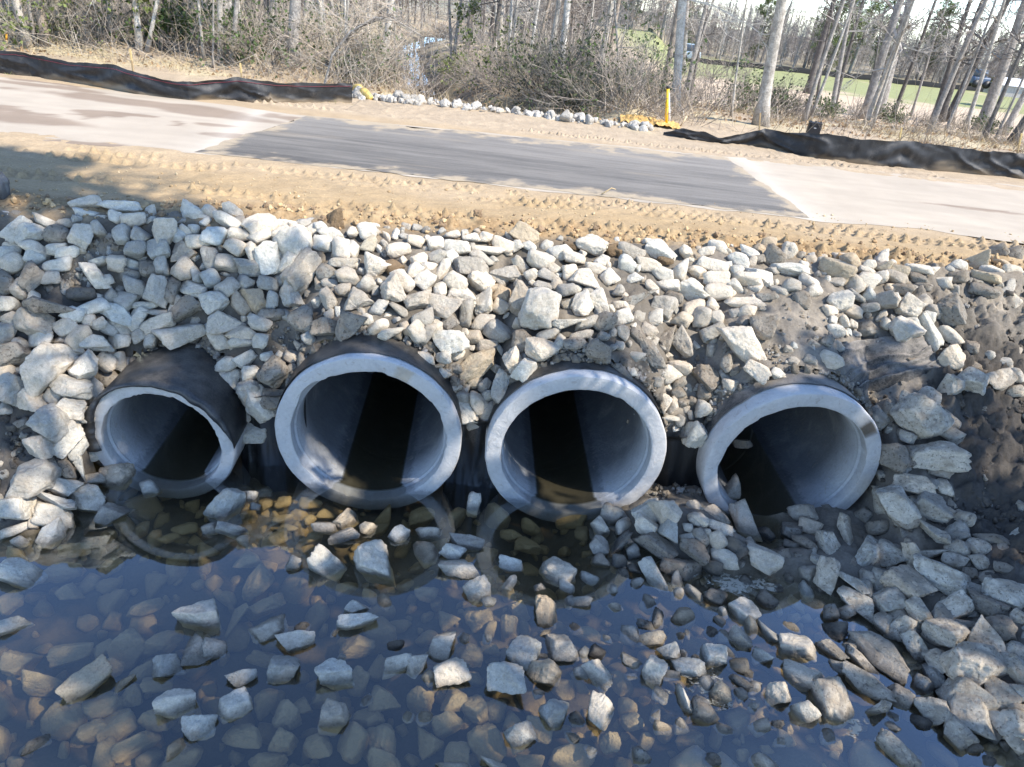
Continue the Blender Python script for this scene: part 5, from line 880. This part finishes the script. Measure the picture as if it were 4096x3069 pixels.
# far vehicles and a shed beyond the field
def car(x, y, Lm, wid, col, label):
    P = ground_hit(x, y)[0]; P[1] = min(P[1], 118); root = empty('parked_car', P, label, 'car', 'cars parked beyond the field'); z = P[2]; b = Vector(P)
    m = MB(); m.box(b+Vector((0, 0, .55)), (Lm/2, wid/2, .30), None, col); m.build('body', M['paint'], root, True, .12)
    m = MB(); m.box(b+Vector((-.05*Lm, 0, 1.08)), (Lm*.27, wid*.45, .26), None, (.06, .08, .11)); m.build('cabin', M['paint'], root, True, .12)
    m = MB(); m.box(b+Vector((-.05*Lm, 0, 1.36)), (Lm*.25, wid*.43, .03), None, col); m.build('roof', M['paint'], root, True, .02)
    for sx in (-.31, .31):
        for sy in (-1, 1): m = MB(); c = b+Vector((sx*Lm, sy*wid*.5, .31)); m.tube([c+Vector((0, -.1, 0)), c+Vector((0, .1, 0))], .31, 14, True, (.02, .02, .02)); m.build('wheel', M['paint'], root)
car(2752, 247, 1.8, 1.1, (.34, .42, .48), 'pale blue car far away between the two trunks right of the yellow post')
car(3905, 350, 1.5, 1.0, (.06, .09, .14), 'dark blue car far away beyond the right end of the field')
P = ground_hit(4035, 392)[0]; P[1] = min(P[1], 116); root = empty('shed', P, 'low shed with a pale metal roof far beyond the field at the right', 'shed'); m = MB(); m.box(Vector(P)+Vector((0, 0, .6)), (1.7, 1.2, .45), None, (.35, .33, .3)); m.build('wall', M['paint'], root, False)
m = MB(); b = Vector(P); q = [(-2, -1.4, 1.0), (2, -1.4, 1.0), (2, 0, 1.55), (-2, 0, 1.55), (-2, 1.4, 1.0), (2, 1.4, 1.0)]; q = [b+Vector(v) for v in q]; m.face([q[0], q[1], q[2], q[3]], (.6, .62, .65)); m.face([q[3], q[2], q[5], q[4]], (.6, .62, .65)); m.build('roof', M['paint'], root, False)
# ------------------------------------------------------------ the wood
def prisms(P0, P1, r0, r1, n=3):
    """many thin tapered prisms as one vertex/quad array"""
    P0 = np.asarray(P0, float); P1 = np.asarray(P1, float); k = len(P0); D = P1-P0; D = D/np.maximum(np.linalg.norm(D, axis=1), 1e-9)[:, None]
    A = np.cross(D, np.array([.31, .77, .55])); A /= np.maximum(np.linalg.norm(A, axis=1), 1e-9)[:, None]; B = np.cross(D, A); V = np.zeros((k, 2*n, 3))
    r0 = np.broadcast_to(r0, (k,)); r1 = np.broadcast_to(r1, (k,))
    for j in range(n):
        c, s = math.cos(2*math.pi*j/n), math.sin(2*math.pi*j/n); o = A*c+B*s; V[:, j] = P0+o*r0[:, None]; V[:, n+j] = P1+o*r1[:, None]
    b = np.arange(k)[:, None]*2*n; F = np.concatenate([np.stack([b[:, 0]+j, b[:, 0]+(j+1) % n, b[:, 0]+n+(j+1) % n, b[:, 0]+n+j], 1) for j in range(n)])
    return V.reshape(-1, 3), F
def rdir(n, up=0.0, rg=RG):
    v = rg.normal(0, 1, (n, 3)); v[:, 2] += up; return v/np.linalg.norm(v, axis=1)[:, None]
class Twigs:
    def __init__(s): s.V, s.F, s.T, s.o = [], [], [], 0
    def add(s, V, F, tone):
        s.V.append(V); s.F.append(F+s.o); s.o += len(V); s.T.append(tone if np.ndim(tone) == 2 else np.tile(tone, (len(V), 1)))
    def grow(s, P0, D, L, r, tone, bend=.25, droop=0.0):
        """each twig as two segments with a bend; returns points along them and their directions"""
        n = len(P0); D2 = D+RG.normal(0, bend, (n, 3)); D2[:, 2] -= droop; D2 /= np.linalg.norm(D2, axis=1)[:, None]
        M1 = P0+D*(L*.5)[:, None]; E = M1+D2*(L*.5)[:, None]; tn = np.array(tone)*RG.uniform(.8, 1.2, (n, 1))
        for a, b, ra, rb in ((P0, M1, r, r*.7), (M1, E, r*.7, r*.3)):
            V, F = prisms(a, b, ra, rb); s.add(V, F, np.repeat(tn, 6, 0))
        return P0, M1, E, D, D2
    def sprout(s, st, per, lf, rf, L, r, tone, spread=.8, up=.2, droop=0.0):
        P0, M1, E, D, D2 = st; n = len(P0); k = np.repeat(np.arange(n), per); t = RG.uniform(.25, 1.0, len(k)); P = np.where((t < .5)[:, None], P0[k]+(M1[k]-P0[k])*(t*2)[:, None], M1[k]+(E[k]-M1[k])*(t*2-1)[:, None])
        d = D2[k]+rdir(len(k), up)*spread; d /= np.linalg.norm(d, axis=1)[:, None]; Lk = np.repeat(L, per)*lf*RG.uniform(.5, 1.2, len(k)); rk = np.maximum(np.repeat(r, per)*rf, .0022)
        return s.grow(P, d, Lk, rk, tone, .3, droop), Lk, rk
    def leaves(s, C, size, tone, vary=.3, flat=0.0):
        n = len(C); a = rdir(n)*size[:, None]; b = np.cross(a, rdir(n, flat)); b = b/np.maximum(np.linalg.norm(b, axis=1), 1e-9)[:, None]*size[:, None]*.45
        V = np.stack([C-a*.5, C+b, C+a*.7, C-b], 1).reshape(-1, 3); i = np.arange(n)[:, None]*4; tn = np.array(tone)*(1+RG.uniform(-vary, vary, (n, 1))); s.add(V, np.concatenate([i, i+1, i+2, i+3], 1), np.repeat(np.clip(tn, .005, 1), 4, 0))
    def build(s, name, mat, parent=None): return npmesh(name, np.concatenate(s.V), np.concatenate(s.F), mat, np.concatenate(s.T), False, parent)
GREEN = [(.13, .165, .05), (.16, .19, .06), (.085, .12, .04)]
BT = {'p': (.38, .34, .285), 'g': (.29, .26, .225), 'd': (.125, .11, .095), 'b': (.30, .245, .19), 'w': (.46, .425, .37)}
def trunk_mesh(B, Dn, h, r, tone, root, rg, flare=1.6, wob=.06):
    n = 12; pts = []; rad = []; perp = np.array([Dn[2], 0, -Dn[0]]); ph = rg.uniform(0, 6)
    for t in np.linspace(0, 1, 16):
        p = B+Dn*h*t+perp*wob*math.sin(t*5+ph)*t*2+np.array([0, wob*math.cos(t*4+ph)*t*2, 0]); pts.append(p); rad.append(r*(1-.62*t)*(1+(flare-1)*math.exp(-t*h/.28)))
    pts[0] = pts[0]-Dn*.12; m = MB(); m.tube(pts, rad, n, True, tone); V = np.array([list(v) for v in m.v]); 
    ax = np.repeat(np.array(pts), n, 0); q = V-ax; q *= (1+.10*fbm3(V*np.array([5, 5, 1.2]), 3, 3))[:, None]; m.v = [Vector(v) for v in ax+q]
    m.build('trunk', M['bark'], root); return np.array(pts), np.array(rad)
def tree(xb, yb, xt, yt, wpx, tone, label, kind='bare', h=9.0, n1=16, group='trees along the wood edge', B=None, low=.3, tw=None):
    if B is None: B = ground_hit(xb, yb)[0]; T = on_plane_y(xt, yt, B[1]); Dn = unit(T-B)
    else: Dn = unit(np.array([xt, yt, 1.0]))
    r = wpx/FPX*float((B-CP)@FW)/2 if wpx > 1 else wpx
    root = empty({'bare': 'bare_tree', 'ever': 'evergreen_tree', 'pine': 'pine_tree'}[kind], B, label, 'tree', group)
    pts, rad = trunk_mesh(B, Dn, h, r, BT[tone], root, RG); tg = Twigs(); t = np.sort(RG.uniform(low, 1.0, n1)); k = t*15; i0 = np.minimum(k.astype(int), 14); f = k-i0
    P = pts[i0]*(1-f)[:, None]+pts[i0+1]*f[:, None]; d = rdir(n1, .35); d[:, :2] *= 1.4; d /= np.linalg.norm(d, axis=1)[:, None]
    L = h*RG.uniform(.12, .26, n1)*(1.15-.5*t); rr = np.interp(t, np.linspace(0, 1, 16), rad)*RG.uniform(.25, .5, n1); tt = np.array(tw or BT[tone])*1.0
    a = tg.grow(P, d, L, rr, tt); b, Lb, rb = tg.sprout(a, 5, .55, .45, L, rr, tt); c, Lc, rc = tg.sprout(b, 4, .6, .5, Lb, rb, tt*1.05, .9)
    d_, Ld, rd_ = tg.sprout(c, 2, .6, .6, Lc, rc, tt*1.1, 1.0)
    o = tg.build('branches', M['twig'], root)
    if kind != 'bare':
        lf = Twigs(); E = np.concatenate([c[2], c[1], d_[2]]); per = 5 if kind == 'pine' else 4; C = np.repeat(E, per, 0)+RG.normal(0, .09, (len(E)*per, 3)); lf.leaves(C, RG.uniform(.07, .16, len(C)), GREEN[int(RG.integers(3))], .45); lf.build('crown', M['leaf'], root)
    return root
Z1, Z2, Z3 = (0, 0, .633), (1300, 0, .633), (2600, 0, .6763)
TREES = [
 (Z1, 180, 300, 100, 0, 42, 'p', 'thick grey trunk at the far left behind the black fence', 'bare'),
 (Z1, 222, 290, 178, 0, 20, 'g', 'thin grey trunk just right of the far left thick trunk', 'bare'),
 (Z1, 292, 282, 240, 0, 46, 'b', 'brown trunk second thick one from the left edge', 'bare'),
 (Z1, 540, 262, 498, 0, 60, 'g', 'thick grey double trunk standing on the left brush mound', 'bare'),
 (Z1, 582, 252, 550, 0, 28, 'g', 'slim trunk touching the right side of the double trunk on the mound', 'bare'),
 (Z1, 705, 245, 682, 0, 34, 'p', 'pale trunk among green leaves right of the left mound', 'ever'),
 (Z1, 885, 312, 857, 0, 34, 'w', 'white-barked trunk right of the left mound', 'bare'),
 (Z1, 930, 332, 990, 0, 24, 'w', 'pale trunk leaning right beside the white-barked trunk', 'bare'),
 (Z1, 1040, 320, 1030, 0, 14, 'd', 'thin dark sapling with green sprays left of the fallen pole', 'ever'),
 (Z1, 1160, 300, 1150, 0, 15, 'd', 'dark evergreen sapling over the fallen pole', 'ever'),
 (Z1, 1290, 382, 1250, 0, 16, 'p', 'thin pale trunk leaning left behind the dip in the left fence', 'bare'),
 (Z1, 1345, 432, 1347, 0, 11, 'g', 'very thin grey sapling behind the dip in the left fence', 'bare'),
 (Z1, 1402, 372, 1392, 0, 36, 'p', 'pale straight trunk with a dark left side behind the left fence', 'bare'),
 (Z1, 1470, 395, 1502, 0, 28, 'g', 'grey trunk leaning right where the fallen pole ends', 'bare'),
 (Z1, 1535, 352, 1512, 0, 14, 'p', 'slim pale trunk between the leaning trunk and the thickest trunk', 'bare'),
 (Z1, 1650, 262, 1640, 0, 18, 'd', 'slim dark trunk left of the thickest trunk', 'bare'),
 (Z1, 1700, 300, 1690, 0, 14, 'd', 'thin dark trunk just left of the thickest trunk', 'bare'),
 (Z1, 1845, 412, 1870, 0, 66, 'g', 'thickest trunk behind the left fence, straight grey bark on a pale brush mound', 'bare'),
 (Z1, 2045, 352, 2028, 0, 44, 'p', 'thick pale trunk right of the thickest trunk', 'bare'),
 (Z1, 2182, 515, 2190, 0, 12, 'w', 'white sapling just past the right end of the left fence', 'bare'),
 (Z2, 122, 515, 140, 0, 14, 'p', 'pale crooked sapling at the end of the left fence', 'bare'),
 (Z2, 360, 380, 412, 0, 22, 'p', 'pale trunk leaning right above the yellow sock', 'bare'),
 (Z2, 445, 330, 440, 0, 13, 'w', 'thin whitish trunk right of the pale leaning trunk above the creek', 'bare'),
 (Z2, 800, 430, 792, 0, 18, 'g', 'grey trunk on the far creek bank', 'bare'),
 (Z2, 1075, 400, 1082, 0, 16, 'w', 'whitish straight trunk in the middle of the wood', 'bare'),
 (Z2, 1160, 420, 1180, 0, 20, 'w', 'tall pale trunk right of the whitish straight trunk mid wood', 'bare'),
 (Z2, 1440, 330, 1408, 0, 26, 'd', 'dark forked trunk over the right creek bank', 'bare'),
 (Z2, 1555, 330, 1582, 0, 20, 'd', 'dark straight trunk right of the dark forked trunk', 'bare'),
 (Z2, 1660, 430, 1692, 0, 15, 'p', 'slim pale trunk in the tangled thicket', 'bare'),
 (Z2, 1870, 660, 1840, 0, 15, 'p', 'bare sapling with spreading limbs right of the dark thicket', 'bare'),
 (Z3, 145, 682, 200, 0, 52, 'w', 'thick pale smooth trunk right behind the yellow marker post', 'bare'),
 (Z3, 192, 420, 226, 0, 34, 'g', 'grey trunk close behind the pale trunk at the yellow post', 'bare'),
 (Z3, 240, 565, 342, 0, 15, 'd', 'thin dark trunk leaning right beside the yellow post trees', 'bare'),
 (Z3, 650, 742, 775, 0, 66, 'p', 'big brown and white trunk with flared roots behind the right fence', 'bare'),
 (Z3, 480, 690, 560, 0, 13, 'p', 'thin pale sapling left of the big flared trunk', 'bare'),
 (Z3, 930, 555, 1085, 0, 40, 'd', 'dark trunk leaning right, first right of the big flared trunk', 'bare'),
 (Z3, 985, 600, 1050, 200, 16, 'd', 'thin dark trunk close to the dark leaning trunk', 'bare'),
 (Z3, 1070, 690, 1195, 0, 26, 'g', 'grey trunk leaning right above the black case', 'bare'),
 (Z3, 1085, 640, 1262, 0, 22, 'd', 'dark slim trunk crossing the grey leaning trunk above the black case', 'bare'),
 (Z3, 1262, 700, 1488, 0, 50, 'g', 'left trunk of the thick leaning pair in front of the field', 'bare'),
 (Z3, 1342, 700, 1542, 0, 56, 'g', 'right trunk of the thick leaning pair in front of the field', 'bare'),
 (Z3, 1310, 480, 1402, 0, 14, 'd', 'thin trunk behind the thick leaning pair', 'bare'),
 (Z3, 1430, 700, 1640, 150, 22, 'd', 'slim dark trunk right of the thick leaning pair', 'bare'),
 (Z3, 1540, 690, 1700, 200, 14, 'g', 'thin grey sapling before the green field', 'bare'),
 (Z3, 1672, 722, 1900, 0, 30, 'd', 'left stem of the dark three-stemmed clump at the right', 'bare'),
 (Z3, 1712, 716, 1972, 0, 40, 'd', 'middle stem of the dark three-stemmed clump at the right', 'bare'),
 (Z3, 1752, 722, 2110, 0, 42, 'd', 'right stem of the dark clump, bending far right', 'bare'),
 (Z3, 1860, 782, 2040, 200, 24, 'p', 'pale slim trunk between the dark clump and the last thick trunk', 'bare'),
 (Z3, 1950, 772, 2205, 60, 62, 'g', 'last thick leaning trunk near the right picture edge', 'bare'),
 (Z3, 2090, 795, 2215, 560, 36, 'p', 'pale trunk leaning out of the picture at the right edge', 'bare'),
]
for (ox, oy, s_), xb, yb, xt, yt, w_, tn, lb, kd in TREES:
    tree(ox+xb*s_, oy+yb*s_, ox+xt*s_, oy+yt*s_, w_*s_*1.05, tn, lb, kd, 9.0 if w_ > 18 else 6.5, 15 if w_ > 18 else 12, low=.22 if w_ < 20 else .3)
# slim trees further back, too alike to tell apart
def back_tree(B, tone, kind, label, group, h, rad, n1=9):
    root = tree(0, 0, RG.normal(.05, .05), RG.normal(0, .03), rad, tone, label, kind, h, n1, group, np.array(B), .25); return root
n = 0
while n < 46:
    x = RG.uniform(-22, 4); y = RG.uniform(20.5, 40)
    if creek_d(np.array(x), np.array(y)) < 1.6: continue
    back_tree((x, y, float(H0(x, y))), 'pgwbd'[int(RG.integers(5))], 'bare' if RG.random() < .93 else 'ever', 'slim trunk crowding the wood behind the left fence and the creek', 'slim trees of the left wood', RG.uniform(7, 9.5), RG.uniform(.05, .13)); n += 1
n = 0
while n < 16:
    x = RG.uniform(4, 24); y = RG.uniform(21, 27)
    back_tree((x, y, float(H0(x, y))), 'pgdd'[int(RG.integers(4))], 'bare' if RG.random() < .88 else 'ever', 'slim trunk in the tree belt between the right fence and the field', 'slim trees of the right belt', RG.uniform(6.5, 9), RG.uniform(.04, .10)); n += 1
for k in range(22):
    x = RG.uniform(10, 95); y = RG.uniform(112, 130); back_tree((x, y, float(H0(x, y))), 'gd'[k % 2], 'pine' if k % 3 else 'bare', 'far tree in the row along the end of the green field', 'far trees behind the field', RG.uniform(9, 15), RG.uniform(.12, .22), 26)
# leaning dark arch above the yellow sock and the fallen pole on the left
for pts_, w_, tn, lb in (([(1310, 250), (1370, 165), (1433, 108), (1500, 82), (1575, 57)], 15, 'd', 'dark bent trunk arching right over the creek'), ([(1300, 330), (1330, 220), (1400, 130), (1500, 70), (1590, 85), (1680, 140)], 9, 'g', 'grey bent sapling arching over the creek')):
    B = ground_hit(pts_[0][0], pts_[0][1]+60)[0]; P = [B]+[on_plane_y(a, b, B[1]) for a, b in pts_]; r = w_/FPX*float((B-CP)@FW)/2
    root = empty('bent_tree', B, lb, 'tree', 'trees along the wood edge'); m = MB(); m.tube(P, [r*(1.2-.8*i/len(P)) for i in range(len(P))], 8, True, BT[tn]); m.build('trunk', M['bark'], root)
    tg = Twigs(); P = np.array(P); kk = RG.integers(1, len(P)-1, 34); f = RG.random(34)[:, None]; S = P[kk]*(1-f)+P[kk+1]*f; L = RG.uniform(.5, 1.5, 34); rr = np.full(34, r*.3); a = tg.grow(S, rdir(34, .2), L, rr, BT['b'], .3, .3); b, Lb, rb = tg.sprout(a, 5, .6, .5, L, rr, BT['b'], .9, 0, .2); tg.sprout(b, 3, .6, .6, Lb, rb, BT['p'], 1.0); tg.build('branches', M['twig'], root)
A = ground_hit(920, 182)[0]; P0 = on_plane_y(800, 118, A[1]); m = MB(); m.tube([P0, P0*.5+A*.5+np.array([0, 0, -.05]), A], [.05, .06, .055], 8, True, BT['d']); tag(m.build('fallen_pole', M['bark']), 'dark fallen pole propped against trunks behind the left fence', 'log')
# shrubs and brush clumps
SHRUBS = [(1650, 385, .8, 'b'), (1725, 392, .9, 'b'), (110, 178, 1.7, 'g'), (300, 175, 2.0, 'g'), (440, 160, 1.6, 'b'), (620, 185, 2.1, 'g'), (770, 175, 1.7, 'g'), (850, 205, 1.3, 'b'), (1010, 235, 1.5, 'g'), (1120, 250, 1.2, 'b'), (1280, 255, 1.9, 'g'), (1370, 310, 1.5, 't'), (1440, 330, 1.5, 'g'), (1500, 330, 2.0, 't'), (1560, 350, 1.2, 'b'), (1810, 340, 1.6, 'g'), (1900, 372, 1.3, 'b'), (1990, 375, 2.0, 'b'), (2080, 385, 2.0, 'g'), (2180, 400, 2.3, 'd'), (2270, 420, 2.4, 'd'), (2310, 462, 1.3, 'd'), (2400, 430, 1.9, 'g'), (2500, 440, 1.9, 'b'), (2590, 430, 1.8, 'g'), (2760, 420, 1.5, 'b'), (2860, 440, 1.8, 'b'), (2960, 450, 1.6, 'g'), (3090, 455, 1.1, 'd'), (3190, 475, .8, 'b'), (3290, 470, .8, 'g'), (3420, 480, .8, 'b'), (3560, 490, .8, 'g'), (3700, 505, .6, 'b'), (3840, 520, .7, 'b'), (3950, 532, .6, 'g')]
SL = {'g': 'leafy green shrub', 'b': 'bare twiggy bush', 't': 'dry tan bush', 'd': 'dense dark tangled bush'}
NEAR = [(1650, 'low at the creek mouth, left one'), (1725, 'low at the creek mouth, right one'), (110, 'at the far left wood edge'), (300, 'between the first two left trunks'), (440, 'left of the mound'), (620, 'right of the mound trunk'), (770, 'left of the fallen pole'), (850, 'under the fallen pole'), (1010, 'behind the fence stake'), (1120, 'left of the thickest trunk'), (1280, 'right of the thickest trunk'), (1370, 'behind the right end of the left fence'), (1440, 'beside the yellow sock'), (1500, 'above the yellow sock'), (1580, 'on the left creek bank'), (1780, 'on the far creek bank'), (1900, 'right of the creek logs'), (1990, 'middle of the creek bank'), (2080, 'above the white stone strip'), (2180, 'left part of the dark thicket'), (2270, 'right part of the dark thicket'), (2310, 'low in front of the dark thicket'), (2400, 'right of the dark thicket'), (2500, 'left of the orange netting'), (2590, 'left of the yellow post'), (2760, 'right of the yellow post'), (2860, 'between yellow post and flared trunk'), (2960, 'left of the flared trunk'), (3090, 'right of the flared trunk'), (3190, 'behind the black case'), (3290, 'right of the black case'), (3420, 'left of the thick leaning pair'), (3560, 'under the thick leaning pair'), (3700, 'left of the dark clump'), (3840, 'under the dark clump'), (3950, 'under the last thick trunk')]
for (x, y, h, kd), (_x, where) in zip(SHRUBS, NEAR):
    B = ground_hit(x, y)[0]; root = empty('shrub', B, SL[kd]+' '+where, 'shrub', 'shrubs along the wood edge'); n = 26 if kd != 'd' else 48; tone = {'g': (.22, .195, .15), 'b': (.25, .21, .17), 't': (.40, .33, .23), 'd': (.13, .12, .10)}[kd]
    P = B+np.concatenate([RG.normal(0, .28, (n, 2)), np.zeros((n, 1))], 1); d = rdir(n, 1.5); L = h*RG.uniform(.45, 1.0, n); rr = np.full(n, .012); tg = Twigs(); a = tg.grow(P, d, L, rr, tone, .35, .15); b, Lb, rb = tg.sprout(a, 6, .5, .55, L, rr, tone, .8); c, Lc, rc = tg.sprout(b, 3, .6, .7, Lb, rb, np.array(tone)*1.1, 1.0); tg.build('stems', M['twig'], root)
    if kd in 'gd':
        E = np.concatenate([c[2], b[2]]); E = E[RG.random(len(E)) < (.42 if kd == 'g' else .2)]; C = np.repeat(E, 3, 0)+RG.normal(0, .05, (len(E)*3, 3)); lf = Twigs(); lf.leaves(C, RG.uniform(.04, .10, len(C)), GREEN[int(RG.integers(3))] if kd == 'g' else (.085, .095, .045), .5); lf.build('foliage', M['leaf'], root)
# undergrowth: grass, canes and dead twigs nobody could count
def undergrowth(name, label, n, xr, yr, hr, tones, ptest, rad=.006, up=1.2):
    X = RG.uniform(*xr, n*2); Y = RG.uniform(*yr, n*2); k = ptest(X, Y)+.35*fbm2(X*.8, Y*.8, 3, 77) > RG.uniform(-.1, .9, n*2); X, Y = X[k][:n], Y[k][:n]; m = len(X); P = np.stack([X, Y, H0(X, Y)-.02], 1)
    d = rdir(m, up); L = RG.uniform(*hr, m)*RG.uniform(.5, 1, m); tg = Twigs(); tn = np.array(tones)[RG.integers(0, len(tones), m)]*RG.uniform(.75, 1.25, (m, 1)); d2 = d+RG.normal(0, .35, (m, 3)); d2 /= np.linalg.norm(d2, axis=1)[:, None]; A = P+d*(L*.55)[:, None]
    for a, b, ra, rb in ((P, A, rad, rad*.7), (A, A+d2*(L*.45)[:, None], rad*.7, rad*.25)):
        V, F = prisms(a, b, ra, rb); tg.add(V, F, np.repeat(tn, 6, 0))
    return tag(tg.build(name, M['twig']), label, 'undergrowth', None, 'stuff')
TW = [(.32, .265, .205), (.24, .195, .15), (.38, .305, .21), (.16, .13, .10), (.35, .30, .245)]
ok = lambda x, y: np.where(creek_d(x, y) < 1.7, -2, np.where((x > 4) & (y > 25), -2, np.where(x > 4, -.02, .35+.25*sm(17.5, 21, y))))
undergrowth('undergrowth', 'tangle of dead canes and twigs under the trees', 44000, (-24, 20), (17.3, 36), (.4, 2.2), TW, ok, .0065, .9)
undergrowth('dry_grass', 'dry tan grass at the wood edge and behind the fences', 16000, (-16, 16), (16.3, 23), (.12, .5), [(.46, .37, .22), (.40, .31, .18), (.30, .22, .12)], lambda x, y: np.where((x > 2.5) & (y < 19), -.35, .25), .004, 1.6)
undergrowth('grass_tufts', 'short yellow-green grass along the foot of the left fence', 1500, (-11, -3.6), (13.3, 15.0), (.05, .16), [(.36, .30, .13), (.24, .25, .09)], lambda x, y: .9-np.abs(y-np.interp(x, [-10.5, -3.9], [13.75, 14.85]))*6, .004, 1.3)
X = RG.uniform(-20, 18, 9000); Y = RG.uniform(16.8, 30, 9000); k = (creek_d(X, Y) > .8) & ((X < 3) | (Y > 19)); P = np.stack([X[k], Y[k], H0(X[k], Y[k])+.02], 1); tg = Twigs(); tg.leaves(P, RG.uniform(.05, .11, len(P)), (.34, .22, .12), .5, 3.0); tag(tg.build('fallen_leaves', M['leaf']), 'brown fallen leaves covering the wood floor', 'leaves', None, 'stuff')
# the far wood
def far_wood(name, label, n, xr, yr, hr, rr, tones, twn, test=None):
    X = RG.uniform(*xr, n); Y = RG.uniform(*yr, n)
    if test is not None: k = test(X, Y); X, Y = X[k], Y[k]
    m = len(X); Z = H0(X, Y); h = RG.uniform(*hr, m); P = np.stack([X, Y, Z-.1], 1); T = P+np.stack([RG.normal(0, .5, m), RG.normal(0, .4, m), h], 1); r = RG.uniform(*rr, m); tg = Twigs(); tn = np.array(tones)[RG.integers(0, len(tones), m)]*RG.uniform(.8, 1.2, (m, 1)); V, F = prisms(P, T, r, r*.4, 5); tg.add(V, F, np.repeat(tn, 10, 0))
    k = RG.integers(0, m, twn); f = RG.uniform(.12, 1.0, twn)[:, None]; S = P[k]*(1-f)+T[k]*f; d = rdir(twn, .5); L = RG.uniform(.6, 2.2, twn); V, F = prisms(S, S+d*L[:, None], r[k]*.22, .006); tg.add(V, F, np.repeat(tn[k]*1.05, 6, 0)); return tag(tg.build(name, M['twig']), label, 'wood', None, 'stuff')
far_wood('far_wood', 'far grey wood of bare trunks closing the view', 850, (-75, 30), (36, 100), (8, 13), (.04, .11), [(.28, .24, .20), (.22, .185, .155), (.33, .29, .25), (.16, .14, .12)], 130000, lambda x, y: (x < 2+(y-40)*.06) & (creek_d(x, y) > 1.3))
far_wood('field_wood', 'bare wood along the far side of the green field', 800, (5, 130), (114, 165), (5, 9), (.05, .12), [(.27, .235, .205), (.21, .185, .165), (.32, .29, .26)], 90000)
undergrowth('far_brush', 'grey brush under the far wood', 9000, (-60, 12), (34, 80), (.5, 2.4), [(.36, .32, .27), (.28, .25, .21)], lambda x, y: np.where((x > 3+(y-40)*.06), -2, .4), .016, .8)
# ------------------------------------------------------------ tall trees outside the picture whose crowns shade the pool
for k, (x, y, h, lo_) in enumerate(SHADE):
    lb = ['tall pine rising behind the viewer to the right of the pool', 'tall pine rising high over the right bank behind the viewer', 'leafy evergreen standing behind the viewer on the right bank'][k % 3]
    B = np.array([x, y, .5]); root = empty('pine_tree', B, lb, 'tree', 'trees behind the viewer'); pts, rad = trunk_mesh(B, unit(np.array([-.02, .02, 1])), h, .17, BT['b'], root, RG)
    n1 = 34; t = np.sort(RG.uniform(lo_, 1.0, n1)); P = pts[np.minimum((t*15).astype(int), 14)]; d = rdir(n1, .15); d[:, :2] *= 1.5; d /= np.linalg.norm(d, axis=1)[:, None]; L = RG.uniform(1.6, 3.4, n1)*(1.2-.6*t)*(.42 if lo_ > .7 else 1); r1 = np.full(n1, .035); tg = Twigs(); a = tg.grow(P, d, L, r1, BT['b']); b, Lb, rb = tg.sprout(a, 6, .5, .5, L, r1, BT['b']); c, Lc, rc = tg.sprout(b, 4, .55, .6, Lb, rb, BT['b']); tg.build('branches', M['twig'], root)
    E = np.concatenate([c[2], c[1], b[2]]); E = E[fbm3(E*.55, 2, 5) > SHADE_GAP]; E = E[RG.random(len(E)) < .8]; C = np.repeat(E, 5, 0)+RG.normal(0, .13, (len(E)*5, 3)); lf = Twigs(); lf.leaves(C, RG.uniform(.14, .30, len(C)), GREEN[k % 3], .4); lf.build('crown', M['leaf'], root)
